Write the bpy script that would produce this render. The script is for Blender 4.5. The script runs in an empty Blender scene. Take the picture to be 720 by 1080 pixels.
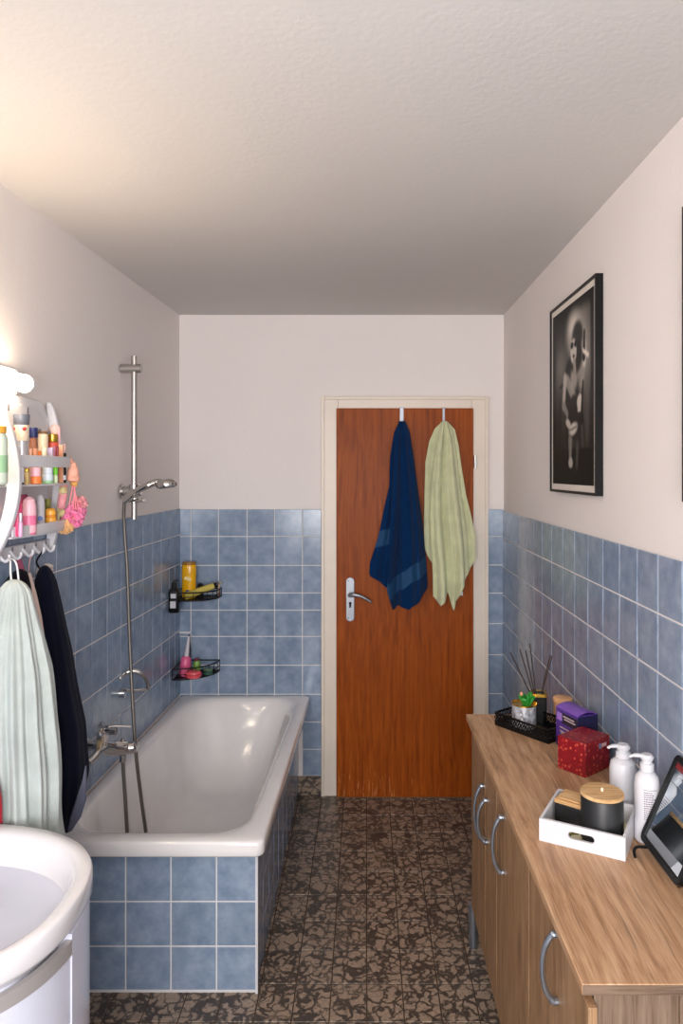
import bpy, bmesh, math, random
from mathutils import Vector, Matrix, noise
random.seed(7)
R = math.radians
C = bpy.context.scene.collection
sc = bpy.context.scene

# ---------------------------------------------------------------- camera, light, exposure
F, VX, VY, EYE = 760.0, 386.0, 497.0, 1.73
cam_d = bpy.data.cameras.new('camera'); cam = bpy.data.objects.new('camera', cam_d); C.objects.link(cam)
cam.location = (0, 0, EYE); cam.rotation_euler = (R(90), 0, 0)
cam_d.lens = F / 1080 * 36; cam_d.sensor_width = 36; cam_d.sensor_fit = 'AUTO'
cam_d.shift_x = -(VX - 360) / 1080; cam_d.shift_y = -(540 - VY) / 1080
cam_d.clip_start = 0.02
sc.camera = cam
w = bpy.data.worlds.new('world'); sc.world = w; w.use_nodes = True
w.node_tree.nodes['Background'].inputs[0].default_value = (0.80, 0.88, 1, 1)
w.node_tree.nodes['Background'].inputs[1].default_value = 1.0
def area(name, loc, rot, sx, sy, power, col):
    l = bpy.data.lights.new(name, 'AREA'); l.shape = 'RECTANGLE'; l.size = sx; l.size_y = sy
    l.energy = power; l.color = col
    o = bpy.data.objects.new(name, l); C.objects.link(o); o.location = loc; o.rotation_euler = rot
    return o
area('window_daylight', (-0.17, -0.96, 1.6), (R(90), 0, 0), 1.3, 1.25, 59, (0.985, 0.972, 0.975))
# the warm strip lamp's own light sits in its builder
sc.view_settings.view_transform = 'Standard'; sc.view_settings.look = 'None'
sc.view_settings.gamma = 1; sc.view_settings.use_curve_mapping = False
sc.view_settings.exposure = 0.62
sc.cycles.use_denoising = True
sc.cycles.max_bounces = 10; sc.cycles.diffuse_bounces = 6; sc.cycles.glossy_bounces = 5
sc.cycles.sample_clamp_indirect = 6

# ---------------------------------------------------------------- helpers
def px(x, y, d): return Vector(((x - VX) / F * d, d, EYE - (y - VY) / F * d))
def wall_x(d): return -(1.142 - 0.0368 * d)          # left wall, slightly out of square
def wall_xr(d): return 0.7565 - 0.0053 * d           # right wall
D = 3.86; CEIL = 2.567
def srgb(r, g, b):
    f = lambda c: (c/255/12.92 if c/255 <= .04045 else ((c/255+.055)/1.055)**2.4)
    return (f(r), f(g), f(b), 1)
def newmat(name):
    m = bpy.data.materials.new(name); m.use_nodes = True
    return m, m.node_tree, m.node_tree.nodes['Principled BSDF']
def mat(name, col, rough=.5, metal=0, bump=0, bscale=200, var=0, vscale=8, spec=None, trans=0, emit=None, sheen=0, coat=0):
    m, nt, p = newmat(name); N = nt.nodes; L = nt.links
    p.inputs['Base Color'].default_value = col; p.inputs['Roughness'].default_value = rough
    p.inputs['Metallic'].default_value = metal
    if spec is not None: p.inputs['Specular IOR Level'].default_value = spec
    if trans: p.inputs['Transmission Weight'].default_value = trans
    if sheen and max(col[:3]) < .1: sheen = .05
    if sheen: p.inputs['Sheen Weight'].default_value = sheen; p.inputs['Sheen Roughness'].default_value = .5
    if coat: p.inputs['Coat Weight'].default_value = coat
    if emit: p.inputs['Emission Color'].default_value = emit[0]; p.inputs['Emission Strength'].default_value = emit[1]
    tc = N.new('ShaderNodeTexCoord')
    nz = N.new('ShaderNodeTexNoise'); nz.inputs['Scale'].default_value = vscale; nz.inputs['Detail'].default_value = 5
    L.new(tc.outputs['Object'], nz.inputs['Vector'])
    v = var or .03
    r = N.new('ShaderNodeValToRGB'); e = r.color_ramp.elements
    e[0].position = .3; e[1].position = .7
    e[0].color = (col[0]*(1-v), col[1]*(1-v), col[2]*(1-v), 1); e[1].color = (min(1, col[0]*(1+v)), min(1, col[1]*(1+v)), min(1, col[2]*(1+v)), 1)
    L.new(nz.outputs['Fac'], r.inputs['Fac']); L.new(r.outputs['Color'], p.inputs['Base Color'])
    if bump:
        n2 = N.new('ShaderNodeTexNoise'); n2.inputs['Scale'].default_value = bscale; n2.inputs['Detail'].default_value = 6
        L.new(tc.outputs['Object'], n2.inputs['Vector'])
        b = N.new('ShaderNodeBump'); b.inputs['Strength'].default_value = bump; b.inputs['Distance'].default_value = .003
        L.new(n2.outputs['Fac'], b.inputs['Height']); L.new(b.outputs['Normal'], p.inputs['Normal'])
    return m

def wood(name, c_dark, c_mid, c_light, axis, rough=.45, stretch=14, scale=5, knots=0, scratches=False, bump=.08):
    m, nt, p = newmat(name); N = nt.nodes; L = nt.links
    tc = N.new('ShaderNodeTexCoord'); mp = N.new('ShaderNodeMapping')
    s = [stretch]*3; s[axis] = 1; mp.inputs['Scale'].default_value = s
    L.new(tc.outputs['Object'], mp.inputs['Vector'])
    # gentle wandering of the grain
    nd = N.new('ShaderNodeTexNoise'); nd.inputs['Scale'].default_value = 1.5; L.new(tc.outputs['Object'], nd.inputs['Vector'])
    mx = N.new('ShaderNodeMix'); mx.data_type = 'VECTOR'; mx.inputs['Factor'].default_value = .0
    ad = N.new('ShaderNodeVectorMath'); ad.operation = 'MULTIPLY_ADD'; ad.inputs[1].default_value = (1.2, 1.2, 1.2)
    L.new(nd.outputs['Color'], ad.inputs[0]); L.new(mp.outputs['Vector'], ad.inputs[2])
    n1 = N.new('ShaderNodeTexNoise'); n1.inputs['Scale'].default_value = scale; n1.inputs['Detail'].default_value = 8; n1.inputs['Roughness'].default_value = .62
    L.new(ad.outputs[0], n1.inputs['Vector'])
    r = N.new('ShaderNodeValToRGB'); e = r.color_ramp.elements
    e[0].position = .30; e[0].color = c_dark; e[1].position = .72; e[1].color = c_light
    k = e.new(.5); k.color = c_mid
    L.new(n1.outputs['Fac'], r.inputs['Fac'])
    mp2 = N.new('ShaderNodeMapping'); s2 = [stretch*9]*3; s2[axis] = 3; mp2.inputs['Scale'].default_value = s2
    L.new(tc.outputs['Object'], mp2.inputs['Vector'])
    n2 = N.new('ShaderNodeTexNoise'); n2.inputs['Scale'].default_value = 4; n2.inputs['Detail'].default_value = 3
    L.new(mp2.outputs['Vector'], n2.inputs['Vector'])
    r2 = N.new('ShaderNodeValToRGB'); r2.color_ramp.elements[0].position = .35; r2.color_ramp.elements[0].color = (.66, .61, .57, 1)
    r2.color_ramp.elements[1].position = .55; r2.color_ramp.elements[1].color = (1, 1, 1, 1)
    L.new(n2.outputs['Fac'], r2.inputs['Fac'])
    mul = N.new('ShaderNodeMix'); mul.data_type = 'RGBA'; mul.blend_type = 'MULTIPLY'; mul.inputs['Factor'].default_value = .8
    L.new(r.outputs['Color'], mul.inputs['A']); L.new(r2.outputs['Color'], mul.inputs['B'])
    out = mul.outputs['Result']
    if knots:
        mk = N.new('ShaderNodeMapping'); sk = [9]*3; sk[axis] = 2.2; mk.inputs['Scale'].default_value = sk
        L.new(ad.outputs[0], mk.inputs['Vector'])
        mk.inputs['Scale'].default_value = (.55, .55, .55)
        nk = N.new('ShaderNodeTexNoise'); nk.inputs['Scale'].default_value = 6; nk.inputs['Detail'].default_value = 3; nk.inputs['Roughness'].default_value = .7
        L.new(mk.outputs['Vector'], nk.inputs['Vector'])
        rk = N.new('ShaderNodeValToRGB'); rk.color_ramp.elements[0].position = .60; rk.color_ramp.elements[0].color = (0, 0, 0, 1)
        rk.color_ramp.elements[1].position = .74; rk.color_ramp.elements[1].color = (knots, knots, knots, 1)
        L.new(nk.outputs['Fac'], rk.inputs['Fac'])
        mm = N.new('ShaderNodeMix'); mm.data_type = 'RGBA'
        L.new(rk.outputs['Color'], mm.inputs['Factor']); L.new(out, mm.inputs['A']); mm.inputs['B'].default_value = (c_dark[0]*.35, c_dark[1]*.33, c_dark[2]*.33, 1)
        out = mm.outputs['Result']
    if scratches:
        ms = N.new('ShaderNodeMapping'); ms.inputs['Scale'].default_value = (75, 75, 5); L.new(tc.outputs['Object'], ms.inputs['Vector'])
        ns = N.new('ShaderNodeTexNoise'); ns.inputs['Scale'].default_value = 2.2; ns.inputs['Detail'].default_value = 6; ns.inputs['Roughness'].default_value = .65
        L.new(ms.outputs['Vector'], ns.inputs['Vector'])
        sp = N.new('ShaderNodeSeparateXYZ'); L.new(tc.outputs['Object'], sp.inputs[0])
        mr = N.new('ShaderNodeMapRange'); mr.inputs['From Min'].default_value = .0; mr.inputs['From Max'].default_value = .55
        mr.inputs['To Min'].default_value = .155; mr.inputs['To Max'].default_value = -.1; L.new(sp.outputs['Z'], mr.inputs['Value'])
        mrx = N.new('ShaderNodeMapRange'); mrx.inputs['From Min'].default_value = -.15; mrx.inputs['From Max'].default_value = .5
        mrx.inputs['To Min'].default_value = .03; mrx.inputs['To Max'].default_value = -.14; L.new(sp.outputs['X'], mrx.inputs['Value'])
        a1 = N.new('ShaderNodeMath'); L.new(ns.outputs['Fac'], a1.inputs[0]); L.new(mr.outputs[0], a1.inputs[1])
        a2 = N.new('ShaderNodeMath'); L.new(a1.outputs[0], a2.inputs[0]); L.new(mrx.outputs[0], a2.inputs[1])
        rs = N.new('ShaderNodeValToRGB'); rs.color_ramp.elements[0].position = .73; rs.color_ramp.elements[0].color = (0, 0, 0, 1)
        rs.color_ramp.elements[1].position = .78; rs.color_ramp.elements[1].color = (.7, .7, .7, 1)
        L.new(a2.outputs[0], rs.inputs['Fac'])
        mm = N.new('ShaderNodeMix'); mm.data_type = 'RGBA'
        L.new(rs.outputs['Color'], mm.inputs['Factor']); L.new(out, mm.inputs['A']); mm.inputs['B'].default_value = srgb(205, 140, 85)
        out = mm.outputs['Result']
    L.new(out, p.inputs['Base Color'])
    p.inputs['Roughness'].default_value = rough; p.inputs['Specular IOR Level'].default_value = .3
    b = N.new('ShaderNodeBump'); b.inputs['Strength'].default_value = bump; b.inputs['Distance'].default_value = .002
    L.new(n2.outputs['Fac'], b.inputs['Height']); L.new(b.outputs['Normal'], p.inputs['Normal'])
    return m

def tag(o, label=None, cat=None, group=None, kind=None):
    for k, v in (('label', label), ('category', cat), ('group', group), ('kind', kind)):
        if v: o[k] = v
    return o
def thing(name, loc, label, cat, rz=0, group=None, kind=None):
    o = bpy.data.objects.new(name, None); C.objects.link(o); o.empty_display_size = .05
    o.location = loc; o.rotation_euler = (0, 0, rz)
    tag(o, label, cat, group, kind)
    return o
def link(name, bm, mats, parent=None, smooth=True, bevel=0, seg=2, world=False, sub=0, solid=0, loc=None, ang=35):
    """one mesh object from bm; world=True when bm is in world coordinates"""
    if world:
        root = parent
        while root is not None and root.parent: root = root.parent
        if root is not None:
            M = Matrix.Translation(root.location) @ root.rotation_euler.to_matrix().to_4x4()
            bm.transform(M.inverted())
    if loc is not None: bm.transform(Matrix.Translation(-Vector(loc)))
    bmesh.ops.recalc_face_normals(bm, faces=bm.faces)
    me = bpy.data.meshes.new(name); bm.to_mesh(me); bm.free()
    for m in (mats if isinstance(mats, (list, tuple)) else [mats]): me.materials.append(m)
    o = bpy.data.objects.new(name, me); C.objects.link(o)
    if loc is not None: o.location = loc
    if parent is not None: o.parent = parent
    if bevel:
        b = o.modifiers.new('bevel', 'BEVEL'); b.width = bevel; b.segments = seg; b.limit_method = 'ANGLE'; b.angle_limit = R(40)
    if solid:
        s = o.modifiers.new('solid', 'SOLIDIFY'); s.thickness = solid; s.offset = 0
    if sub:
        s = o.modifiers.new('sub', 'SUBSURF'); s.levels = sub; s.render_levels = sub
    if smooth:
        for p in me.polygons: p.use_smooth = True
        try: me.set_sharp_from_angle(angle=R(ang))
        except Exception: pass
    return o
def BM(): return bmesh.new()
def face(bm, vs, mi=0):
    try:
        f = bm.faces.new(vs); f.material_index = mi; return f
    except ValueError: return None
def box(bm, lo, hi, mi=0, M=None):
    x0, y0, z0 = lo; x1, y1, z1 = hi
    v = [bm.verts.new((M @ Vector(c)) if M else c) for c in ((x0,y0,z0),(x1,y0,z0),(x1,y1,z0),(x0,y1,z0),(x0,y0,z1),(x1,y0,z1),(x1,y1,z1),(x0,y1,z1))]
    for q in ((0,3,2,1),(4,5,6,7),(0,1,5,4),(1,2,6,5),(2,3,7,6),(3,0,4,7)): face(bm, [v[i] for i in q], mi)
def rings(bm, rs, mi=0, cap0=True, cap1=True, closed=True):
    vs = [[bm.verts.new(p) for p in r] for r in rs]
    n = len(vs[0])
    for a, b in zip(vs, vs[1:]):
        for i in range(n if closed else n-1):
            face(bm, (a[i], a[(i+1) % n], b[(i+1) % n], b[i]), mi)
    if cap0: face(bm, vs[0][::-1], mi)
    if cap1: face(bm, vs[-1], mi)
    return vs
def frame_of(t):
    t = t.normalized(); up = Vector((0, 0, 1)) if abs(t.z) < .9 else Vector((1, 0, 0))
    a = t.cross(up).normalized(); return a, t.cross(a).normalized()
def tube(bm, pts, r, n=12, mi=0, flat=1.0):
    pts = [Vector(p) for p in pts]; rs = r if isinstance(r, (list, tuple)) else [r]*len(pts)
    out = []; a = None
    for i, p in enumerate(pts):
        t = (pts[min(i+1, len(pts)-1)] - pts[max(i-1, 0)]).normalized()
        if a is None: a, b = frame_of(t)
        else:
            a = (a - t * a.dot(t)).normalized(); b = t.cross(a).normalized()
        out.append([p + (a*math.cos(2*math.pi*k/n) + b*math.sin(2*math.pi*k/n)*flat) * rs[i] for k in range(n)])
    rings(bm, out, mi)
def spline(pts, n=8):
    """Catmull-Rom through pts"""
    P = [Vector(p) for p in pts]; P = [2*P[0]-P[1]] + P + [2*P[-1]-P[-2]]; out = []
    for i in range(1, len(P)-2):
        for k in range(n):
            t = k/n
            out.append(.5*((2*P[i]) + (-P[i-1]+P[i+1])*t + (2*P[i-1]-5*P[i]+4*P[i+1]-P[i+2])*t*t + (-P[i-1]+3*P[i]-3*P[i+1]+P[i+2])*t**3))
    out.append(P[-2]); return out
def lathe(bm, prof, c=(0, 0, 0), n=28, mi=0, sx=1, sy=1):
    c = Vector(c)
    rings(bm, [[c + Vector((r*sx*math.cos(2*math.pi*k/n), r*sy*math.sin(2*math.pi*k/n), z)) for k in range(n)] for r, z in prof], mi)
def cyl(bm, p0, p1, r, n=24, mi=0, r1=None): tube(bm, [p0, p1], [r, r if r1 is None else r1], n, mi)
def ball(bm, c, rx, ry=None, rz=None, mi=0, n=16):
    ry = ry or rx; rz = rz or rx; c = Vector(c)
    r = []
    for i in range(1, n//2):
        a = math.pi*i/(n//2)
        r.append([c + Vector((rx*math.sin(a)*math.cos(2*math.pi*k/n), ry*math.sin(a)*math.sin(2*math.pi*k/n), -rz*math.cos(a))) for k in range(n)])
    vs = rings(bm, r, mi, False, False)
    lo = bm.verts.new(c - Vector((0, 0, rz))); hi = bm.verts.new(c + Vector((0, 0, rz)))
    for i in range(n):
        face(bm, (lo, vs[0][(i+1) % n], vs[0][i]), mi); face(bm, (hi, vs[-1][i], vs[-1][(i+1) % n]), mi)
def prism(bm, poly, h0, h1, fn, mi=0):
    """poly of 2D points, fn(u,v,h)->3D"""
    rings(bm, [[Vector(fn(u, v, h0)) for u, v in poly], [Vector(fn(u, v, h1)) for u, v in poly]], mi)
def interp(tab, t):
    if t <= tab[0][0]: return tab[0][1]
    for (a, x), (b, y) in zip(tab, tab[1:]):
        if t <= b: return x + (y-x)*(t-a)/(b-a) if b > a else y
    return tab[-1][1]
def sm(t): t = max(0, min(1, t)); return t*t*(3-2*t)

# ---------------------------------------------------------------- materials
def tile_mat():
    m, nt, p = newmat('blue_tile'); N = nt.nodes; L = nt.links
    tc = N.new('ShaderNodeTexCoord')
    n1 = N.new('ShaderNodeTexNoise'); n1.inputs['Scale'].default_value = 16; n1.inputs['Detail'].default_value = 8; n1.inputs['Roughness'].default_value = .65
    L.new(tc.outputs['Object'], n1.inputs['Vector'])
    r = N.new('ShaderNodeValToRGB'); e = r.color_ramp.elements
    e[0].position = .28; e[0].color = srgb(110, 129, 154); e[1].position = .74; e[1].color = srgb(152, 167, 187)
    L.new(n1.outputs['Fac'], r.inputs['Fac'])
    at = N.new('ShaderNodeAttribute'); at.attribute_name = 'tone'
    mul = N.new('ShaderNodeMix'); mul.data_type = 'RGBA'; mul.blend_type = 'MULTIPLY'; mul.inputs['Factor'].default_value = 1
    L.new(r.outputs['Color'], mul.inputs['A']); L.new(at.outputs['Color'], mul.inputs['B'])
    L.new(mul.outputs['Result'], p.inputs['Base Color'])
    p.inputs['Roughness'].default_value = .16; p.inputs['Specular IOR Level'].default_value = .45
    n2 = N.new('ShaderNodeTexNoise'); n2.inputs['Scale'].default_value = 30; L.new(tc.outputs['Object'], n2.inputs['Vector'])
    b = N.new('ShaderNodeBump'); b.inputs['Strength'].default_value = .06; b.inputs['Distance'].default_value = .003
    L.new(n2.outputs['Fac'], b.inputs['Height']); L.new(b.outputs['Normal'], p.inputs['Normal'])
    return m
def stone_mat(name, light, mid, dark, scale=26):
    m, nt, p = newmat(name); N = nt.nodes; L = nt.links
    tc = N.new('ShaderNodeTexCoord')
    nz = N.new('ShaderNodeTexNoise'); nz.inputs['Scale'].default_value = scale*.9; nz.inputs['Detail'].default_value = 4
    L.new(tc.outputs['Object'], nz.inputs['Vector'])
    ad = N.new('ShaderNodeVectorMath'); ad.operation = 'MULTIPLY_ADD'; ad.inputs[1].default_value = (.09, .09, .09)
    L.new(nz.outputs['Color'], ad.inputs[0]); L.new(tc.outputs['Object'], ad.inputs[2])
    vo = N.new('ShaderNodeTexVoronoi'); vo.feature = 'DISTANCE_TO_EDGE'; vo.inputs['Scale'].default_value = scale
    L.new(ad.outputs[0], vo.inputs['Vector'])
    n2 = N.new('ShaderNodeTexNoise'); n2.inputs['Scale'].default_value = scale*.55; n2.inputs['Detail'].default_value = 3
    L.new(tc.outputs['Object'], n2.inputs['Vector'])
    mr = N.new('ShaderNodeMapRange'); mr.inputs['From Min'].default_value = .38; mr.inputs['From Max'].default_value = .68
    mr.inputs['To Min'].default_value = .0; mr.inputs['To Max'].default_value = .15; L.new(n2.outputs['Fac'], mr.inputs['Value'])
    sb = N.new('ShaderNodeMath'); sb.operation = 'SUBTRACT'; L.new(vo.outputs['Distance'], sb.inputs[0]); L.new(mr.outputs[0], sb.inputs[1])
    r = N.new('ShaderNodeValToRGB'); e = r.color_ramp.elements
    e[0].position = 0; e[0].color = dark; e[1].position = .11; e[1].color = light
    k = e.new(.035); k.color = mid
    L.new(sb.outputs[0], r.inputs['Fac'])
    n3 = N.new('ShaderNodeTexNoise'); n3.inputs['Scale'].default_value = scale*4; n3.inputs['Detail'].default_value = 4; L.new(tc.outputs['Object'], n3.inputs['Vector'])
    r3 = N.new('ShaderNodeValToRGB'); r3.color_ramp.elements[0].position = .35; r3.color_ramp.elements[0].color = (.62, .6, .58, 1)
    r3.color_ramp.elements[1].position = .6; r3.color_ramp.elements[1].color = (1, 1, 1, 1); L.new(n3.outputs['Fac'], r3.inputs['Fac'])
    mul = N.new('ShaderNodeMix'); mul.data_type = 'RGBA'; mul.blend_type = 'MULTIPLY'; mul.inputs['Factor'].default_value = .8
    L.new(r.outputs['Color'], mul.inputs['A']); L.new(r3.outputs['Color'], mul.inputs['B'])
    L.new(mul.outputs['Result'], p.inputs['Base Color']); p.inputs['Roughness'].default_value = .38
    return m
M_tile = tile_mat()
M_grout = mat('grout', srgb(214, 212, 212), .85, bump=.1)
M_floor = stone_mat('stone_tile', srgb(160, 140, 122), srgb(112, 98, 85), srgb(76, 67, 60), 23)
M_fgrout = mat('floor_grout', srgb(78, 64, 52), .9)
def plaster(name, col, bump, scale):
    m, nt, p = newmat(name); N = nt.nodes; L = nt.links
    p.inputs['Base Color'].default_value = col; p.inputs['Roughness'].default_value = .9; p.inputs['Specular IOR Level'].default_value = .15
    tc = N.new('ShaderNodeTexCoord'); a = N.new('ShaderNodeTexNoise'); a.inputs['Scale'].default_value = scale; a.inputs['Detail'].default_value = 8; a.inputs['Roughness'].default_value = .6
    L.new(tc.outputs['Object'], a.inputs['Vector'])
    v = N.new('ShaderNodeTexNoise'); v.inputs['Scale'].default_value = 1.3; v.inputs['Detail'].default_value = 4; L.new(tc.outputs['Object'], v.inputs['Vector'])
    r = N.new('ShaderNodeValToRGB'); r.color_ramp.elements[0].position = .3; r.color_ramp.elements[1].position = .7
    r.color_ramp.elements[0].color = [c*.965 for c in col[:3]] + [1]; r.color_ramp.elements[1].color = col
    L.new(v.outputs['Fac'], r.inputs['Fac']); L.new(r.outputs['Color'], p.inputs['Base Color'])
    b = N.new('ShaderNodeBump'); b.inputs['Strength'].default_value = bump; b.inputs['Distance'].default_value = .004
    L.new(a.outputs['Fac'], b.inputs['Height']); L.new(b.outputs['Normal'], p.inputs['Normal'])
    return m
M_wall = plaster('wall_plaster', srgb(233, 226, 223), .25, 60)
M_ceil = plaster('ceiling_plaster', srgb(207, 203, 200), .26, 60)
M_cream = mat('cream_paint', srgb(226, 214, 200), .4)
M_door = wood('teak_veneer', srgb(122, 54, 8), srgb(150, 71, 13), srgb(174, 88, 22), 2, .42, 22, 2.6, scratches=True)
M_door.node_tree.nodes['Principled BSDF'].inputs['Specular IOR Level'].default_value = .14
M_top = wood('oak_worktop', srgb(152, 112, 80), srgb(190, 150, 114), srgb(208, 172, 138), 1, .42, 13, 4.6, knots=.85)
M_front = wood('oak_front', srgb(132, 98, 70), srgb(162, 126, 92), srgb(178, 144, 110), 2, .45, 11, 3.2)
M_side_shade = wood('oak_side_shaded', srgb(104, 84, 68), srgb(130, 108, 90), srgb(146, 124, 106), 2, .5, 12, 3.5)  # oak darkened so the sideboard's near end carries its shade in the colour
M_edge_shade = wood('oak_edge_shaded', srgb(104, 84, 68), srgb(130, 108, 90), srgb(146, 124, 106), 0, .5, 12, 3.5)  # same darkened oak, shade painted on the worktop's near edge
M_chrome = mat('chrome', srgb(205, 203, 200), .12, 1)
M_steel = mat('brushed_steel', srgb(190, 186, 182), .3, 1)
M_hose = mat('hose_metal', srgb(128, 122, 116), .38, 1, bump=.5, bscale=500)
M_handle = mat('grey_metal', srgb(150, 156, 166), .32, .85)
M_alu = mat('satin_aluminium', srgb(152, 155, 162), .42, .85)
M_enamel = mat('white_enamel', srgb(231, 228, 227), .09, coat=.4)
M_basin = mat('white_ceramic', srgb(222, 219, 220), .1, coat=.3)
M_white = mat('white_plastic', srgb(210, 209, 213), .35)
M_whitegl = mat('white_gloss', srgb(212, 213, 226), .15)
M_band = mat('grey_band', srgb(176, 170, 168), .3, .3)
M_black = mat('black_plastic', srgb(12, 12, 13), .4, spec=.25)
M_blackm = mat('black_metal', srgb(11, 11, 12), .35, spec=.3)
M_dark = mat('dark_keyhole', srgb(40, 36, 34), .8)  # dark finish of the door plate's keyhole and screws
M_bamboo = wood('bamboo', srgb(190, 146, 96), srgb(214, 172, 120), srgb(226, 188, 138), 0, .45, 10, 4)
M_mirror = mat('mirror_glass', srgb(190, 196, 200), .03, 1)
M_gold = mat('gold', srgb(214, 170, 70), .25, .9)
def P(name, r, g, b, rough=.35, **k): return mat(name, srgb(r, g, b), rough, **k)

# ---------------------------------------------------------------- room shell
X0, X1, Y0 = -1.30, 0.95, -1.05      # outer extents for floor and ceiling
def struct(name, bm, mats, parent=None, **k):
    o = link(name, bm, mats, parent, **k)
    if parent is None: o['kind'] = 'structure'
    return o
TILE_ROT = 0
def tile_field(bm, O, U, V, N, us, vs, skip=None, gap=.0048, raise_=.0022, tilt=.0006, off=.004, tone_layer=None, tv=.05):
    """grout bed + a bevelled slab for each tile; us/vs = grout line positions"""
    O = Vector(O); U = Vector(U).normalized(); V = Vector(V).normalized(); N = Vector(N).normalized()
    W = lambda u, v, n: O + U*u + V*v + N*n
    for i in range(len(us)-1):
        for j in range(len(vs)-1):
            a, b = sorted((us[i], us[i+1])); c, d = sorted((vs[j], vs[j+1]))
            if skip and skip((a+b)/2, (c+d)/2): continue
            q = [bm.verts.new(W(u, v, off)) for u, v in ((a, c), (b, c), (b, d), (a, d))]
            f = face(bm, q, 1)
            for l in f.loops: l[tone_layer] = (1, 1, 1, 1)
            g = gap/2; e = .0018
            if b-a < .008 or d-c < .008: continue
            t1, t2 = random.uniform(-tilt, tilt), random.uniform(-tilt, tilt)
            lo = [bm.verts.new(W(u, v, off)) for u, v in ((a+g, c+g), (b-g, c+g), (b-g, d-g), (a+g, d-g))]
            hi = []
            for su, sv, u, v in ((-1,-1,a+g+e,c+g+e),(1,-1,b-g-e,c+g+e),(1,1,b-g-e,d-g-e),(-1,1,a+g+e,d-g-e)):
                hi.append(bm.verts.new(W(u, v, off+raise_+su*t1+sv*t2)))
            k = 1 + random.uniform(-tv, tv)
            fs = [face(bm, hi, 0)] + [face(bm, (lo[n], lo[(n+1) % 4], hi[(n+1) % 4], hi[n]), 0) for n in range(4)]
            for f in fs:
                for l in f.loops: l[tone_layer] = (k, k, k*1.0, 1)
def tiles(name, fields, mats):
    bm = BM(); lay = bm.loops.layers.float_color.new('tone')
    for f in fields: tile_field(bm, tone_layer=lay, **f)
    me = bpy.data.meshes.new(name); bm.to_mesh(me); bm.free()
    for m in mats: me.materials.append(m)
    o = bpy.data.objects.new(name, me); C.objects.link(o); o['kind'] = 'structure'
    return o

# floor
bm = BM(); box(bm, (X0, Y0-.1, -.08), (X1, D+.1, -.0022)); struct('floor', bm, M_fgrout, smooth=False)
fu = [.002 + .119*k for k in range(-9, 7)]
fu = [wall_x(0)-.02] + [u for u in fu if u > wall_x(0)] + [.76]
fv = [2.262 + .17*k for k in range(-19, 10)] ; fv = [Y0] + [v for v in fv if v > Y0+.05] + [D+.01]
tiles('trim_1', [dict(O=(0,0,-.0019), U=(1,0,0), V=(0,1,0), N=(0,0,1), us=fu, vs=fv, gap=.004, raise_=.0018, tilt=.0002, off=.0, tv=.09)], [M_floor, M_fgrout])
# the tone attribute for the stone
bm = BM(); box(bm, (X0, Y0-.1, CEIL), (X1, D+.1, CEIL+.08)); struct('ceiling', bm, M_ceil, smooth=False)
# side walls as slabs
def slab_wall(name, fx, out):
    bm = BM(); a = (fx(Y0), Y0); b = (fx(D+.1), D+.1)
    rings(bm, [[(a[0],a[1],-.05),(b[0],b[1],-.05),(b[0],b[1],CEIL+.05),(a[0],a[1],CEIL+.05)],
               [(a[0]+out,a[1],-.05),(b[0]+out,b[1],-.05),(b[0]+out,b[1],CEIL+.05),(a[0]+out,a[1],CEIL+.05)]])
    return struct(name, bm, M_wall, smooth=False)
slab_wall('wall_left', wall_x, -.1); slab_wall('wall_right', wall_xr, .1)
bm = BM(); box(bm, (X0, D, -.05), (-.20, D+.1, CEIL+.05)); box(bm, (.612, D, -.05), (X1, D+.1, CEIL+.05)); box(bm, (-.20, D, 2.09), (.612, D+.1, CEIL+.05))
struct('wall_back', bm, M_wall, smooth=False)
# rear wall (behind the camera) with its window
wx0, wx1, wz0, wz1 = -.82, .48, .97, 2.23
bm = BM()
for lo, hi in (((X0, Y0-.12, -.05), (wx0, Y0, CEIL+.05)), ((wx1, Y0-.12, -.05), (X1, Y0, CEIL+.05)), ((wx0, Y0-.12, -.05), (wx1, Y0, wz0)), ((wx0, Y0-.12, wz1), (wx1, Y0, CEIL+.05))): box(bm, lo, hi)
struct('wall_rear', bm, M_wall, smooth=False)
win = thing('window_1', ((wx0+wx1)/2, Y0-.05, wz0), None, None, kind='structure')
bm = BM(); t = .06
for lo, hi in (((wx0, Y0-.08, wz0), (wx0+t, Y0-.01, wz1)), ((wx1-t, Y0-.08, wz0), (wx1, Y0-.01, wz1)), ((wx0+t, Y0-.08, wz0), (wx1-t, Y0-.01, wz0+t)), ((wx0+t, Y0-.08, wz1-t), (wx1-t, Y0-.01, wz1)), ((-.2, Y0-.08, wz0+t), (-.14, Y0-.01, wz1-t))): box(bm, lo, hi)
link('window_frame', bm, M_white, win, world=True, bevel=.004)
bm = BM(); box(bm, (wx0+t, Y0-.05, wz0+t), (wx1-t, Y0-.044, wz1-t))
link('window_pane', bm, mat('window_glass', (1, 1, 1, 1), .0, trans=1), win, world=True)

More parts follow.
